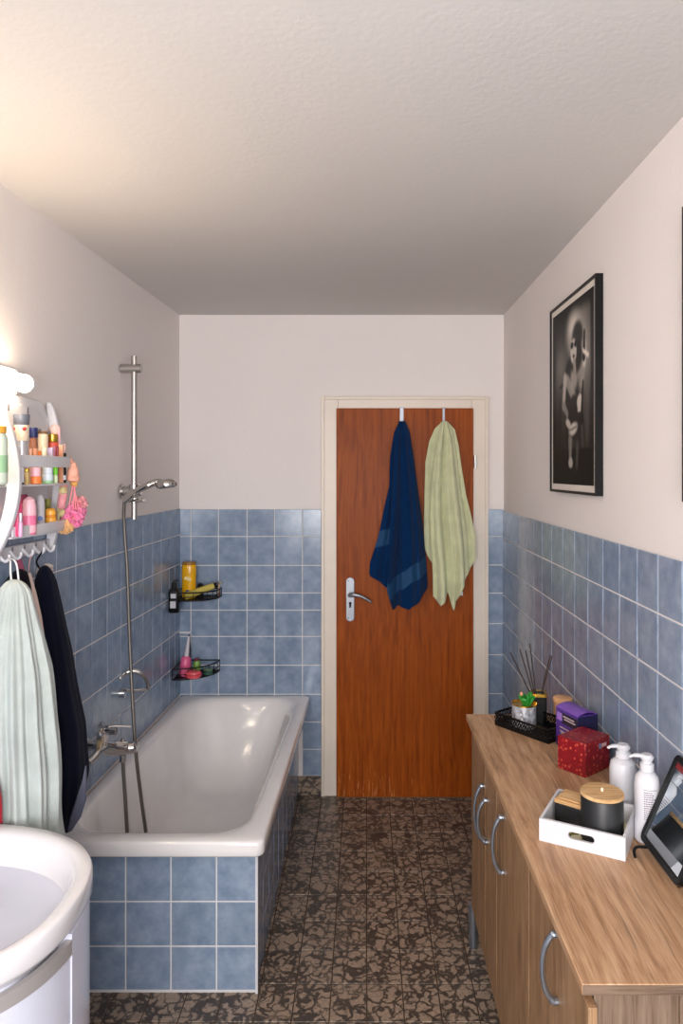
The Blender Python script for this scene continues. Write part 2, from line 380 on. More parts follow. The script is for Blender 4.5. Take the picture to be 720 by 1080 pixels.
# wall tiles
TT = 1.528
def wall_len(d, fx): return d
sl = math.sqrt(1+.0368**2)
left_v = [2.437, 2.585, 2.726, 2.870, 3.016, 3.152, 3.283, 3.412, 3.541, 3.667, 3.76, 3.856]
lead = [2.437 - .149*k for k in range(1, 24)]; lead = [v for v in lead if v > Y0][::-1]
lv = [Y0+.001] + lead + left_v
rows_left = [TT+.004, 1.390, 1.235, 1.078, .880, .712, .535, .388, .242, .10]
tl = tiles('trim_2', [dict(O=(wall_x(0), 0, 0), U=(.0368, 1, 0), V=(0, 0, 1), N=(1, -.0368, 0), us=[v*sl for v in lv], vs=rows_left,
      skip=lambda u, v: v < .5 and u > 2.5)], [M_tile, M_grout])
rows_back = [TT, 1.381, 1.226, 1.079, .987, .846, .692, .537, .388, .242, .10]
tiles('trim_3', [dict(O=(0, D, 0), U=(1, 0, 0), V=(0, 0, 1), N=(0, -1, 0), us=[-.998, -.9376, -.790, -.637, -.49, -.341, -.238], vs=rows_back,
      skip=lambda u, v: v < .45 and u < -.40)], [M_tile, M_grout])
rows_right = [1.520, 1.368, 1.218, 1.068, .925, .752, .54, .39, .24, .10]
tiles('trim_4', [dict(O=(0, D, 0), U=(1, 0, 0), V=(0, 0, 1), N=(0, -1, 0), us=[.650, .7365], vs=[TT, 1.381, 1.228, 1.078, .915, .748, .54, .39, .24, .10])], [M_tile, M_grout])
rv = [1.831, 1.967, 2.106, 2.248, 2.398, 2.547, 2.70, 2.856, 3.01, 3.154, 3.30, 3.457, 3.63, 3.775, 3.856]
rl = [1.831 - .142*k for k in range(1, 24)]; rl = [v for v in rl if v > Y0][::-1]
tiles('trim_5', [dict(O=(wall_xr(0), 0, 0), U=(-.0053, 1, 0), V=(0, 0, 1), N=(-1, -.0053, 0), us=[Y0+.001] + rl + rv, vs=rows_right)], [M_tile, M_grout])
# stone skirting
bm = BM(); box(bm, (-.43, D-.012, 0), (-.238, D, .098)); box(bm, (.650, D-.012, 0), (.735, D, .098))
o = struct('baseboard_back', bm, mat('skirt', srgb(150, 140, 130)), smooth=False); o.data.materials.clear(); o.data.materials.append(M_floor)
for nm, fx, s, a, b in (('baseboard_right', wall_xr, -1, Y0, D-.013), ('baseboard_left', wall_x, 1, Y0, 2.37)):
    bm = BM(); rings(bm, [[(fx(a), a, 0), (fx(b), b, 0), (fx(b), b, .098), (fx(a), a, .098)], [(fx(a)+s*.012, a, 0), (fx(b)+s*.012, b, 0), (fx(b)+s*.012, b, .098), (fx(a)+s*.012, a, .098)]])
    struct(nm, bm, M_floor, smooth=False)
# the stone shader multiplies nothing by 'tone' so the skirting shares it

# ---------------------------------------------------------------- door
door = thing('door_1', (.206, D-.03, 0), None, None, kind='structure')
bm = BM()
def casing(bm, x0, x1, z0, z1):
    box(bm, (x0, D-.022, z0), (x1, D+.05, z1))
box(bm, (-.237, D-.024, 0), (-.150, D+.06, 2.126)); box(bm, (.562, D-.024, 0), (.648, D+.06, 2.126)); box(bm, (-.150, D-.024, 2.056), (.562, D+.06, 2.126))
# raised outer moulding and inner bead
box(bm, (-.239, D-.034, 0), (-.222, D-.023, 2.128)); box(bm, (.633, D-.034, 0), (.650, D-.023, 2.128)); box(bm, (-.222, D-.034, 2.111), (.633, D-.023, 2.128))
link('door_frame', bm, M_cream, door, world=True, bevel=.003)
DF = D - .044   # door leaf face
bm = BM(); box(bm, (-.158, DF, .004), (.568, D+.0, 2.064))
leaf = link('door_leaf', bm, M_door, door, world=True, bevel=.004)
bm = BM(); box(bm, (-.158, DF-.001, .0015), (.568, DF+.03, .0037)); link('bottom_edge', bm, P('worn_edge', 150, 108, 70, .7), door, world=True)
bm = BM(); 
for z in (1.78, .30):
    cyl(bm, (.577, DF-.004, z-.035), (.577, DF-.004, z+.035), .007); box(bm, (.570, DF+.001, z-.025), (.588, D-.0245, z+.025))
link('hinge', bm, M_steel, door, world=True)
hx = (369.2-VX)/F*DF
hz = EYE-(632-VY)/F*DF
bm = BM()
pts = []
for k in range(40):
    a = 2*math.pi*k/40; r = .0228
    pts.append((hx + r*math.cos(a), hz + (.094 if math.sin(a) >= 0 else -.094) + r*math.sin(a)))
prism(bm, pts, DF-.008, DF, lambda u, v, h: (u, h, v))
hp = link('handle_plate', bm, M_alu, door, world=True, bevel=.0025)
bm = BM(); z0 = EYE-(627-VY)/F*DF
tube(bm, spline([(hx, DF-.006, z0), (hx, DF-.028, z0+.001), (hx+.006, DF-.045, z0+.004), (hx+.03, DF-.052, z0+.006), (hx+.06, DF-.052, z0-.002), (hx+.09, DF-.05, z0-.018), (hx+.112, DF-.048, z0-.033)], 6),
     [.012]*6+[.0125]*6+[.0115]*6+[.010]*6+[.0085]*6+[.0075]*6+[.005], 14)
link('door_handle', bm, M_alu, hp)
for o in [x for x in C.objects if x.name == 'door_handle']: o.data.transform(Matrix.Translation(-Vector(door.location)))
bm = BM(); box(bm, (hx-.0055, DF-.0088, hz-.043), (hx+.0055, DF-.0075, hz-.018)); cyl(bm, (hx, DF-.0088, hz-.02), (hx, DF-.0075, hz-.02), .0075)
for s in (1, -1): cyl(bm, (hx-.010, DF-.0095, hz+s*.098), (hx-.010, DF-.0078, hz+s*.098), .003)
o = link('keyhole', bm, M_dark, hp); o.data.transform(Matrix.Translation(-Vector(door.location)))

# ---------------------------------------------------------------- towels on the door
def cr(x, y): return (330 + x/3.4286, 400 + y/3.4286)
def towel_mat(name, c1, bump=.9):
    return mat(name, c1, .95, bump=bump, bscale=420, var=.10, vscale=14, spec=.1, sheen=.35)
def sheet(bm, d, left, right, hem, folds, nu=70, nv=150, band=None, amp=.016, seed=0, back=0.0, S=cr, pinch=.0):
    """hanging cloth layer: left/right edge curves and hem as (x, y) picture-scale points at depth d"""
    k = d/F
    def cv(p): x, y = S(*p); q = px(x, y, d); return q.x, q.z
    Lc = sorted([(-cv(p)[1], cv(p)[0]) for p in left]); Rc = sorted([(-cv(p)[1], cv(p)[0]) for p in right])
    top = min(Lc[0][0], Rc[0][0])
    H = [(u, -px(*S(0, y), d).z) for u, y in hem]
    vs = []
    for i in range(nu+1):
        u = i/nu; hemz = interp(H, u); col = []
        for j in range(nv+1):
            s = j/nv; z = top + (hemz-top)*s
            xl = interp(Lc, z); xr = interp(Rc, z)
            t = s**.8
            f = 0
            for (fr, ph, am) in folds: f += am*math.sin(2*math.pi*(fr*u + ph + .10*math.sin(3*s+seed)))
            f += .35*noise.noise(Vector((u*3+seed, s*3, seed)))
            wob = .004*math.sin(7*s+seed*2)*s
            y = d - amp*f*(.30 + .9*t) - back - .01*math.sin(math.pi*u)
            col.append(bm.verts.new((xl+(xr-xl)*u + wob, y, -z)))
        vs.append(col)
    for i in range(nu):
        u = (i+.5)/nu; L_ = interp(H, u)-top
        for j in range(nv):
            s = (j+.5)/nv; h = L_*(1-s)
            q_ = vs[i][j].co; xc_ = (VX + q_.x*F/d - 330)*3.4286; yc_ = (VY + (EYE-q_.z)*F/d - 400)*3.4286
            mi = 1 if band and band(xc_, yc_) else 0
            face(bm, (vs[i][j], vs[i][j+1], vs[i+1][j+1], vs[i+1][j]), mi)
M_blue = towel_mat('navy_terry', srgb(4, 42, 84)); M_blue2 = mat('blue_band', srgb(8, 62, 104), .8, bump=.3, bscale=300)
M_green = towel_mat('green_terry', srgb(206, 208, 168)); M_green2 = mat('green_band', srgb(196, 202, 156), .9, bump=.4, bscale=300)
bm = BM(); dt = 3.745
sheet(bm, dt+.012, [(312,153),(292,195),(279,285),(276,385),(256,470),(236,560),(205,665),(203,712)], [(328,153),(330,200),(330,300),(325,500),(310,700),(290,770)],
      [(0,700),(.04,712),(.3,725),(.6,748),(1,770)], [(1.5,.1,.7),(3.2,.5,.3)], seed=1.3, amp=.012, band=lambda x, y: abs(y-(572-.25*(x-250))) < 28)
sheet(bm, dt-.030, [(311,152),(303,195),(294,285),(288,400),(280,520),(270,640),(266,740),(270,835)], [(331,152),(348,190),(363,290),(376,380),(392,500),(404,640),(412,740),(410,800)],
      [(0,765),(.13,835),(.28,820),(.54,833),(.78,800),(1,758)], [(1.2,.3,.9),(2.7,.1,.5),(5,.4,.12)], seed=4.1, amp=.026, band=lambda x, y: abs(y-(716-.70*(x-338))) < 31)
link('bath_towel', bm, [M_blue, M_blue2], None, solid=.006, loc=(.2, dt, 1.8))
tag(C.objects['bath_towel'], 'dark navy blue towel with a lighter woven band, hanging on the brown door', 'towel')
bm = BM()
sheet(bm, dt+.012, [(468,153),(440,180),(420,225),(406,300),(402,400),(402,500),(406,600),(410,650)], [(478,153),(480,200),(482,300),(480,500),(470,700)],
      [(0,612),(.12,640),(.4,668),(1,680)], [(1.6,.2,.6)], seed=2.2, amp=.012)
sheet(bm, dt-.006, [(474,153),(480,200),(490,300),(500,500),(520,700)], [(484,153),(512,182),(526,240),(538,330),(552,420),(572,500),(588,570),(592,640)],
      [(0,790),(.3,742),(.5,712),(.8,672),(1,640)], [(1.5,.6,.7),(3.5,.2,.25)], seed=5.2, amp=.014)
sheet(bm, dt-.044, [(469,152),(455,200),(440,280),(428,390),(422,480),(424,600),(432,700),(436,790)], [(482,152),(498,200),(510,280),(522,400),(532,520),(540,640),(545,740),(543,800)],
      [(0,785),(.24,815),(.38,800),(.50,768),(.68,838),(.78,800),(.92,762),(1,745)], [(1.5,.0,.9),(3.1,.4,.5),(6,.2,.12)], seed=7.7, amp=.026)
link('bath_towel', bm, [M_green, M_green2], None, solid=.006, loc=(.43, dt, 1.8))
tag(C.objects['bath_towel.001'], 'pale yellow-green towel hanging on the brown door, right of the navy one', 'towel')
bm = BM(); q = px(*cr(536, 775), dt-.05); box(bm, (q.x-.008, q.y-.001, q.z-.010), (q.x+.008, q.y+.001, q.z+.010))
link('care_tag', bm, M_white, C.objects['bath_towel.001']).data.transform(Matrix.Translation((-.43, -dt, -1.8)))
for cx, lb in ((423.6, 'steel over-door hook holding the navy blue towel'), (468, 'steel over-door hook holding the pale green towel')):
    x = (cx-VX)/F*3.80
    t = thing('door_hook', (x, DF, 2.0), lb, 'hook')
    bm = BM(); wd = .010 if cx < 440 else .006
    box(bm, (x-wd, DF-.0035, 1.975), (x+wd, DF-.0005, 2.068)); box(bm, (x-wd, DF-.0035, 2.0662), (x+wd, DF+.03, 2.0685))
    link('strap', bm, M_alu, t, world=True, bevel=.0006)
    bm = BM(); tube(bm, spline([(x, DF-.003, 1.99), (x, DF-.012, 1.972), (x, DF-.03, 1.965), (x, DF-.045, 1.975), (x, DF-.05, 1.992)], 5), .004, 8)
    link('hook', bm, M_alu, t, world=True)

# ---------------------------------------------------------------- bathtub
def rrect(xl_f, xr_f, xl_b, xr_b, yf, yb, r, z, n=7):
    """rounded quad; front y=yf, back y=yb"""
    cs = [((xr_f, yf), (-1, 0), (0, 1)), ((xr_b, yb), (0, -1), (-1, 0)), ((xl_b, yb), (1, 0), (0, -1)), ((xl_f, yf), (0, 1), (1, 0))]
    out = []
    rr = r if isinstance(r, (tuple, list)) else [r]*4
    for (c, a, b), q in zip(cs, rr):
        cx, cy = c[0]+q*(a[0]+b[0]), c[1]+q*(a[1]+b[1])
        for k in range(n+1):
            t = k/n*math.pi/2
            out.append((cx - q*(b[0]*math.cos(t) + a[0]*math.sin(t)), cy - q*(b[1]*math.cos(t) + a[1]*math.sin(t)), z))
    # straight sides subdivided
    res = []
    m = len(out)
    for i in range(m):
        res.append(out[i])
        if (i+1) % (n+1) == 0:
            p, q2 = Vector(out[i]), Vector(out[(i+1) % m])
            for k in range(1, 6): res.append(tuple(p.lerp(q2, k/6)))
    return res
YF, YB = 2.325, D-.008
def tub_ring(l, r_, f, b, rad, z):
    return rrect(wall_x(YF)+.010+l, -.331-r_, wall_x(YB)+.010+l, -.300-r_, YF+f, YB-b, rad, z)
tub = thing('bathtub', (-.67, 3.1, 0), 'white enamel bathtub built in against the left wall behind a blue tiled apron', 'bathtub')
bm = BM()
R0 = [.004, .012, .012, .004]
rings(bm, [tub_ring(.020, .030, .030, .006, .02, .481), tub_ring(.003, .002, .002, 0, .03, .484), tub_ring(0, 0, 0, 0, .03, .489), tub_ring(0, 0, 0, 0, .03, .523), tub_ring(.003, .003, .003, .003, .03, .530), tub_ring(.010, .010, .010, .010, .03, .533),
           tub_ring(.040, .052, .060, .040, [.10, .10, .10, .08], .531), tub_ring(.050, .062, .072, .05, [.12, .12, .12, .10], .527), tub_ring(.058, .074, .085, .062, [.14, .14, .14, .12], .512),
           tub_ring(.066, .084, .095, .085, [.15, .16, .16, .13], .46), tub_ring(.09, .105, .12, .16, [.16, .17, .17, .14], .30), tub_ring(.12, .135, .15, .25, [.15]*4, .185),
           tub_ring(.16, .175, .19, .33, [.13]*4, .143), tub_ring(.23, .24, .26, .42, [.08]*4, .132)], cap0=False)
link('tub_shell', bm, M_enamel, tub, world=True, ang=70)
bm = BM(); q = px(254/1+0, 898, 2.32)
cyl(bm, (-.665, YF+.26, .131), (-.665, YF+.26, .137), .028)
link('drain', bm, M_chrome, tub, world=True)
# tiled apron (front and right side)
af, ax = 2.392, -.366
o = bpy.data.objects.new('tub_apron_core', bpy.data.meshes.new('tub_apron_core'))
bm = BM(); box(bm, (wall_x(af)+.012, af, 0), (ax, af+.05, .476)); box(bm, (ax-.05, af+.05, 0), (ax, D-.002, .476))
struct('trim_6', bm, M_grout, smooth=False)
rows_t = [.474, .306+.030, .189, .0]
rows_t = [.478, .338, .1925, .043, .003]
def yz(p): return EYE-(p-VY)/F*af
rows_t = [.476, yz(950.4), yz(997.5), yz(1044)]
tiles('trim_7', [dict(O=(0, af, 0), U=(1, 0, 0), V=(0, 0, 1), N=(0, -1, 0), us=[-1.046, -.947, -.797, -.647, -.496, ax+.006], vs=rows_t, off=.002),
                 dict(O=(ax, 0, 0), U=(0, 1, 0), V=(0, 0, 1), N=(1, 0, 0), us=[af, 2.53]+[2.53+.15*k for k in range(1, 9)]+[D-.004], vs=rows_t, off=.002)], [M_tile, M_grout])
bm = BM(); box(bm, (ax-.001, af-.0075, 0), (ax+.0075, af+.002, .477)); struct('trim_8', bm, M_white, smooth=False)

# ---------------------------------------------------------------- shower set
cx_, cd = (141.5-VX)/F*3.017, 3.017
sh = thing('shower_rail', (cx_, cd, 1.53), 'chrome vertical shower rail with a sliding hand shower on the left wall', 'shower')
bm = BM(); cyl(bm, (cx_, cd, 1.529), (cx_, cd, 2.212), .0125, 20); link('pole', bm, M_steel, sh, world=True)
wx = wall_x(cd)
bm = BM()
cyl(bm, (wx+.004, cd, 2.16), (cx_+.03, cd, 2.16), .019, 20); link('wall_bracket', bm, M_steel, sh, world=True, bevel=.003)
bm = BM(); cyl(bm, (wx+.0075, cd, 1.647), (cx_+.02, cd, 1.647), .020, 20); cyl(bm, (wx+.005, cd, 1.647), (wx+.014, cd, 1.647), .032)
link('wall_bracket', bm, M_steel, sh, world=True, bevel=.003)
bm = BM()
cyl(bm, (cx_, cd, 1.598), (cx_, cd, 1.676), .021, 20); tube(bm, [px(133, 527, 2.98), px(139, 521, 2.97), px(148, 518, 2.965)], [.017, .020, .018], 14)
box(bm, (cx_-.01, cd-.03, 1.602), (cx_+.045, cd+.012, 1.614))
link('slider', bm, M_chrome, sh, world=True, bevel=.002)
bm = BM()
h = [px(131, 529, 2.96), px(138, 524, 2.95), px(146, 517, 2.95), px(156, 512, 2.95), px(164, 509, 2.96), px(172, 509.5, 2.96)]
tube(bm, spline(h, 6), [.011]*6+[.012]*6+[.0135]*6+[.014]*6+[.016]*7, 14)
c = px(175.5, 509, 2.96)
Mr = Matrix.Translation(c) @ Matrix.Rotation(R(-8), 4, 'Y')
rs = []
for r, z in ((.012, .016), (.03, .013), (.041, .005), (.045, -.006), (.043, -.016), (.036, -.020)):
    rs.append([Mr @ Vector((r*math.cos(2*math.pi*k/28), r*math.sin(2*math.pi*k/28), z)) for k in range(28)])
rings(bm, rs)
hs = link('hand_shower', bm, M_chrome, sh, world=True)
bm = BM(); rings(bm, [[Mr @ Vector((r*math.cos(2*math.pi*k/24), r*math.sin(2*math.pi*k/24), z)) for k in range(24)] for r, z in ((.033, -.0198), (.030, -.023))])
o = link('spray_face', bm, P('spray_grey', 120, 116, 112, .4), hs); o.data.transform(Matrix.Translation(-Vector(sh.location)))
# hose
bm = BM()
hp_ = [px(131, 529, 2.96), px(130.5, 545, 2.97), px(132, 570, 2.98), px(134, 600, 2.98), px(135.5, 640, 2.975), px(137, 683, 2.96), px(139.7, 739, 2.92), px(143.3, 794, 2.90), px(148, 836, 2.92), px(155, 889, 2.93)]
hp_ += [Vector((-.885, 2.90, .165)), Vector((-.87, 2.80, .148)), Vector((-.862, 2.70, .150)), Vector((-.885, 2.68, .175)), px(134.5, 892, 2.74), px(132.5, 850, 2.74), px(130.5, 820, 2.74), px(129.4, 799, 2.74)]
tube(bm, spline(hp_, 10), .0072, 10)
hose = link('shower_hose', bm, M_hose, None, loc=tuple(hp_[5]))
tag(hose, 'flexible metal shower hose looping from the hand shower down into the tub', 'hose')
# mixer
mx = thing('bath_mixer', (-.98, 2.72, .72), 'chrome bath mixer tap with lever on the left wall above the tub rim', 'tap')
bm = BM()
for d_ in (2.65, 2.80):
    bm = BM()
    a = Vector((wall_x(d_)+.0068, d_, .722)); lathe_r = []
    rings(bm, [[a + Vector((xo, r*math.cos(2*math.pi*k/24), r*math.sin(2*math.pi*k/24))) for k in range(24)] for xo, r in ((0, .033), (.006, .033), (.014, .020), (.045, .015), (.062, .015))])
    link('wall_union', bm, M_chrome, mx, world=True)
bm = BM()
rings(bm, [[Vector((wall_x(2.65)+.060+xo, 2.65, .722)) + Vector((0, r*math.cos(2*math.pi*k/20), r*math.sin(2*math.pi*k/20))) for k in range(20)] for xo, r in ((0, .020), (.012, .021))])
link('brass_nut', bm, mat('worn_brass', srgb(214, 190, 150), .3, .8), mx, world=True)
bm = BM()
tube(bm, spline([px(104, 787, 2.66), px(110, 788, 2.68), px(120, 789, 2.72), px(132, 789, 2.75), px(141, 788.5, 2.76), px(145, 789, 2.76)], 5), [.018]*3+[.026]*7+[.028]*6+[.022]*5+[.016]*4+[.014], 18)
cyl(bm, px(108, 788, 2.68), px(108, 774, 2.68), .021); cyl(bm, px(129, 788, 2.74), px(129, 779, 2.74), .006)
link('body', bm, M_chrome, mx, world=True, bevel=.002)
bm = BM()
tube(bm, spline([px(108, 776, 2.68), px(107, 770, 2.68), px(113, 766.5, 2.68), px(124, 765.5, 2.69), px(138, 766, 2.70)], 6), [.020]*4+[.016]*5+[.010]*6+[.008]*6+[.007]*4, 12, flat=.55)
link('lever', bm, M_chrome, mx, world=True)
bm = BM(); tube(bm, spline([px(111, 789, 2.67), px(104, 793, 2.64), px(99, 799, 2.62), px(93.5, 804, 2.60)], 5), [.015]*5+[.014]*5+[.013]*5+[.012], 16)
link('spout', bm, M_chrome, mx, world=True)
bm = BM(); cyl(bm, px(129.4, 790, 2.74), px(129.4, 798, 2.74), .011); cyl(bm, px(129.4, 797, 2.74), px(129.4, 803, 2.74), .0125, 8)
link('hose_outlet', bm, M_chrome, mx, world=True)
# soap dish ring holder
gr = thing('grab_ring', (-.98, 3.0, .83), 'half-round chrome grab ring on the tiles above the bath mixer', 'grab handle')
bm = BM()
arc = [px(140-16.5*math.cos(t), 727-19.5*math.sin(t)+(3 if t < .1 else 0), 3.0+.06*t/3.14) for t in [math.pi*k/18 for k in range(19)]]
tube(bm, arc, [.008]*6+[.011]*7+[.008]*6, 12)
link('ring', bm, M_chrome, gr, world=True)
bm = BM(); tube(bm, [px(124, 727, 3.0), px(140, 728.5, 3.03), px(156, 727, 3.06)], .0065, 12); a = px(125, 731, 3.0); cyl(bm, (wall_x(3.0)+.0067, 3.0, a.z), (wall_x(3.0)+.03, 3.0, a.z), .02)
link('crossbar', bm, M_chrome, gr, world=True)

# ---------------------------------------------------------------- corner caddies
def caddy(name, z, h, ax_, al, curved, label):
    """wire corner basket: ax_ reach along the back wall, al reach along the left wall"""
    c = Vector((wall_x(3.84)+.012, D-.010, z))
    t = thing(name, tuple(c), label, 'shower caddy')
    pts = []
    for k in range(17):
        s = k/16
        if curved: a = s*math.pi/2; x, y = ax_*math.cos(a), -al*math.sin(a)
        else:
            x = ax_*(1-s**2.2) if s > .0 else ax_; y = -al*(1-(1-s)**2.2)
        pts.append(Vector((x + .002, y, 0)))
    for zz, r, nm in ((h, .0035, 'top_rail'), (.004, .0035, 'bottom_rail')):
        bm = BM(); tube(bm, [p + Vector((0, 0, zz)) for p in pts], r, 8)
        tube(bm, [Vector((.004, -.003, zz)), Vector((ax_, -.003, zz))], r, 8); tube(bm, [Vector((.006, -.003, zz)), Vector((.006, -al, zz))], r, 8)
        link(nm, bm, M_blackm, t)
    bm = BM()
    tube(bm, [p + Vector((0, 0, h*.5)) for p in pts], .002, 6)
    for p in pts[::2]: tube(bm, [p + Vector((0, 0, .004)), p + Vector((0, 0, h))], .0018, 6)
    link('side_wires', bm, M_blackm, t)
    bm = BM()
    prism(bm, [(0.003, -.003)] + [(p.x, p.y) for p in pts], .000, .003, lambda u, v, q: (u, v, q))
    link('base_plate', bm, M_blackm, t)
    return t, c
cu, cuc = caddy('corner_caddy', 1.062, .044, .215, .165, False, 'black wire corner shelf, the upper of two above the tub')
cl, clc = caddy('corner_caddy', .664, .058, .205, .185, True, 'black wire corner basket, the lower of two above the tub, holding pink bottles')
def bottle(name, loc, prof, m, label, cat='bottle', cap=None, capm=None, rz=0, sx=1, sy=1, rot=None, group=None, capname='cap', bands=None):
    t = thing(name, loc, label, cat, rz, group)
    if rot: t.rotation_euler = rot
    bm = BM(); lathe(bm, prof, n=24, sx=sx, sy=sy); link('body', bm, m, t)
    if cap: bm = BM(); lathe(bm, cap, n=20, sx=sx, sy=sy); link(capname, bm, capm, t)
    for (nm, z0, z1, r, mm) in (bands or []):
        bm = BM(); lathe(bm, [(r*.99, z0), (r, z0), (r, z1), (r*.99, z1)], n=24, sx=sx, sy=sy); link(nm, bm, mm, t)
    return t
M_yel = P('amber_bottle', 226, 168, 16, .25); M_wht = M_white
p0 = px(199.3, 618, 3.775); zc = cuc.z+.0035
t = bottle('shower_gel', (p0.x, 3.775, zc), [(.030,0),(.036,.004),(.037,.02),(.036,.09),(.038,.13),(.037,.168),(.034,.176)], M_yel, 'amber yellow shower gel bottle standing on the upper corner shelf', cap=[(.033,.1765),(.035,.178),(.035,.188),(.032,.190)], capm=P('amber_cap', 150, 100, 20, .3), sy=.75)
bm = BM(); cyl(bm, (0, -.0285, .035), (0, -.0265, .035), .013, 20); link('blue_roundel', bm, P('roundel_blue', 40, 70, 120), t)
bm = BM(); M_ = Matrix.Translation((0, -.0285, .105)) @ Matrix.Rotation(R(20), 4, 'Y'); box(bm, (-.018, 0, -.008), (.018, .001, .008), M=M_); link('label', bm, P('pale_label', 236, 214, 150), t)
# mustard tube lying across the shelf
a = px(186, 631, 3.74); b = px(228, 612, 3.72)
t = thing('cream_tube', (a.x+.03, 3.735, zc), 'mustard yellow tube lying slanted across the upper corner shelf', 'tube')
bm = BM(); Pa = Vector((px(195,0,3.735).x-a.x-.03, 0, .016)); Pb = Vector((px(226,0,3.735).x-a.x-.03, .004, .072))
rs = []
for s, hw, ht in ((0, .019, .002), (.06, .019, .006), (.5, .018, .013), (.9, .016, .014), (1, .013, .012)):
    q = Pa.lerp(Pb, s); dr = (Pb-Pa).normalized(); nn = Vector((-dr.z, 0, dr.x))
    rs.append([q + nn*hw*math.cos(2*math.pi*k/16) + Vector((0, 1, 0))*ht*math.sin(2*math.pi*k/16) for k in range(16)])
rings(bm, rs); link('body', bm, P('mustard', 190, 172, 78, .5), t)
bm = BM(); cyl(bm, Pb, Pb+(Pb-Pa).normalized()*.016, .013, 16); link('cap', bm, M_black, t)
q = px(211, 620, 3.80)
bottle('small_bottle', (q.x, 3.80, zc), [(.014,0),(.016,.003),(.016,.045),(.009,.052)], P('dark_bottle', 24, 26, 34, .3), 'small dark round-topped bottle right of the amber shower gel', cap=[(.009,.0525),(.013,.054),(.014,.066),(.009,.074)], capm=M_black)
# black squeeze bottle in front of the left end
q = px(183.5, 646, 3.66)
t = thing('hanging_bottle', (q.x, 3.66, q.z), 'black squeeze bottle with pale labels hanging at the left end of the upper shelf', 'bottle')
bm = BM(); rings(bm, [rrect(-w_, w_, -w_, w_, -w_*.7, w_*.7, .008, z_) for w_, z_ in ((.022, 0), (.025, .004), (.025, .10), (.020, .118), (.012, .126), (.012, .15), (.010, .152))]); link('body', bm, M_black, t)
bm = BM(); box(bm, (-.015, -.0195, .025), (.013, -.0178, .060)); box(bm, (-.012, -.0195, .075), (.014, -.0178, .098)); link('label', bm, P('label_grey', 200, 200, 205), t)
bm = BM(); tube(bm, spline([(0, -.0, .15), (.004, 0, .163), (.02, .01, .160)], 4), .003, 8); link('hook', bm, M_black, t)
# razor at the right end
q = px(228, 618, 3.76)
t = thing('razor', (q.x-.002, 3.845, q.z-.075), 'rose gold razor hanging at the right end of the upper corner shelf', 'razor')
bm = BM(); tube(bm, [(0, -.008, 0), (0, -.012, .03), (0, -.010, .075)], [.006, .007, .005], 10); link('handle', bm, mat('rose_gold', srgb(206, 168, 140), .3, .6), t)
bm = BM(); box(bm, (-.02, -.022, .075), (.02, -.008, .088)); link('head', bm, M_steel, t, bevel=.002)
# lower basket contents
zl = clc.z+.0035
q = px(193.5, 700, 3.74)
bottle('pink_bottle', (q.x, 3.75, zl), [(.024,0),(.028,.004),(.028,.05),(.026,.088),(.016,.102)], P('hot_pink', 226, 96, 142, .3), 'pink bottle with a long pale nozzle in the lower corner basket', cap=[(.013,.1025),(.012,.12),(.005,.20),(.004,.205)], capm=P('pale_nozzle', 206, 202, 208), capname='nozzle', rot=(0, R(7), 0))
q = px(198.5, 690, 3.79)
bottle('slim_tube', (q.x, 3.80, zl), [(.010,0),(.012,.003),(.012,.13),(.010,.14)], P('slate_tube', 52, 62, 78), 'slim dark tube with black tip behind the pink bottle', 'tube', cap=[(.009,.1405),(.010,.142),(.004,.19),(.003,.20)], capm=M_black)
q = px(207, 697, 3.78)
bottle('green_bottle', (q.x, 3.79, zl), [(.016,0),(.019,.003),(.019,.05),(.014,.066)], P('lime_bottle', 120, 165, 74), 'little green rounded bottle in the lower corner basket', cap=[(.010,.0665),(.012,.068),(.012,.078),(.008,.08)], capm=P('maroon_cap', 110, 40, 60))
q = px(204, 708, 3.71)
t = thing('soap_dish', (q.x, 3.70, zl), 'coral red soap puck lying in the lower corner basket', 'soap')
bm = BM(); lathe(bm, [(.028,0),(.040,.008),(.044,.022),(.038,.034),(.02,.038)], n=26, sy=.75); link('soap', bm, P('coral', 224, 84, 92, .4), t)
bm = BM(); lathe(bm, [(.0445,.018),(.0455,.020),(.0455,.024),(.0445,.026)], n=26, sy=.75); link('rim', bm, P('coral_dark', 190, 50, 66, .4), t)
q = px(219, 706, 3.76)
t = thing('green_tub', (q.x, 3.765, zl), 'dark green shallow pot at the right end of the lower basket', 'pot')
bm = BM(); lathe(bm, [(.020,0),(.024,.003),(.024,.022)], n=20); link('body', bm, P('dark_green', 44, 84, 64), t)
bm = BM(); lathe(bm, [(.0245,.0225),(.025,.024),(.024,.032),(.02,.034)], n=20); link('lid', bm, P('grey_green', 90, 120, 96), t)
q = px(194, 667.5, 3.84)
t = thing('adhesive_hook', (q.x, D-.008, q.z), 'white adhesive hook strip on the corner tiles above the lower basket', 'hook')
bm = BM(); box(bm, (-.036, -.006, -.006), (.036, 0, .006)); link('strip', bm, M_white, t, bevel=.002)
bm = BM(); tube(bm, [(.02, -.006, 0), (.02, -.018, -.004), (.02, -.02, .006)], .003, 8); link('hook', bm, M_white, t)

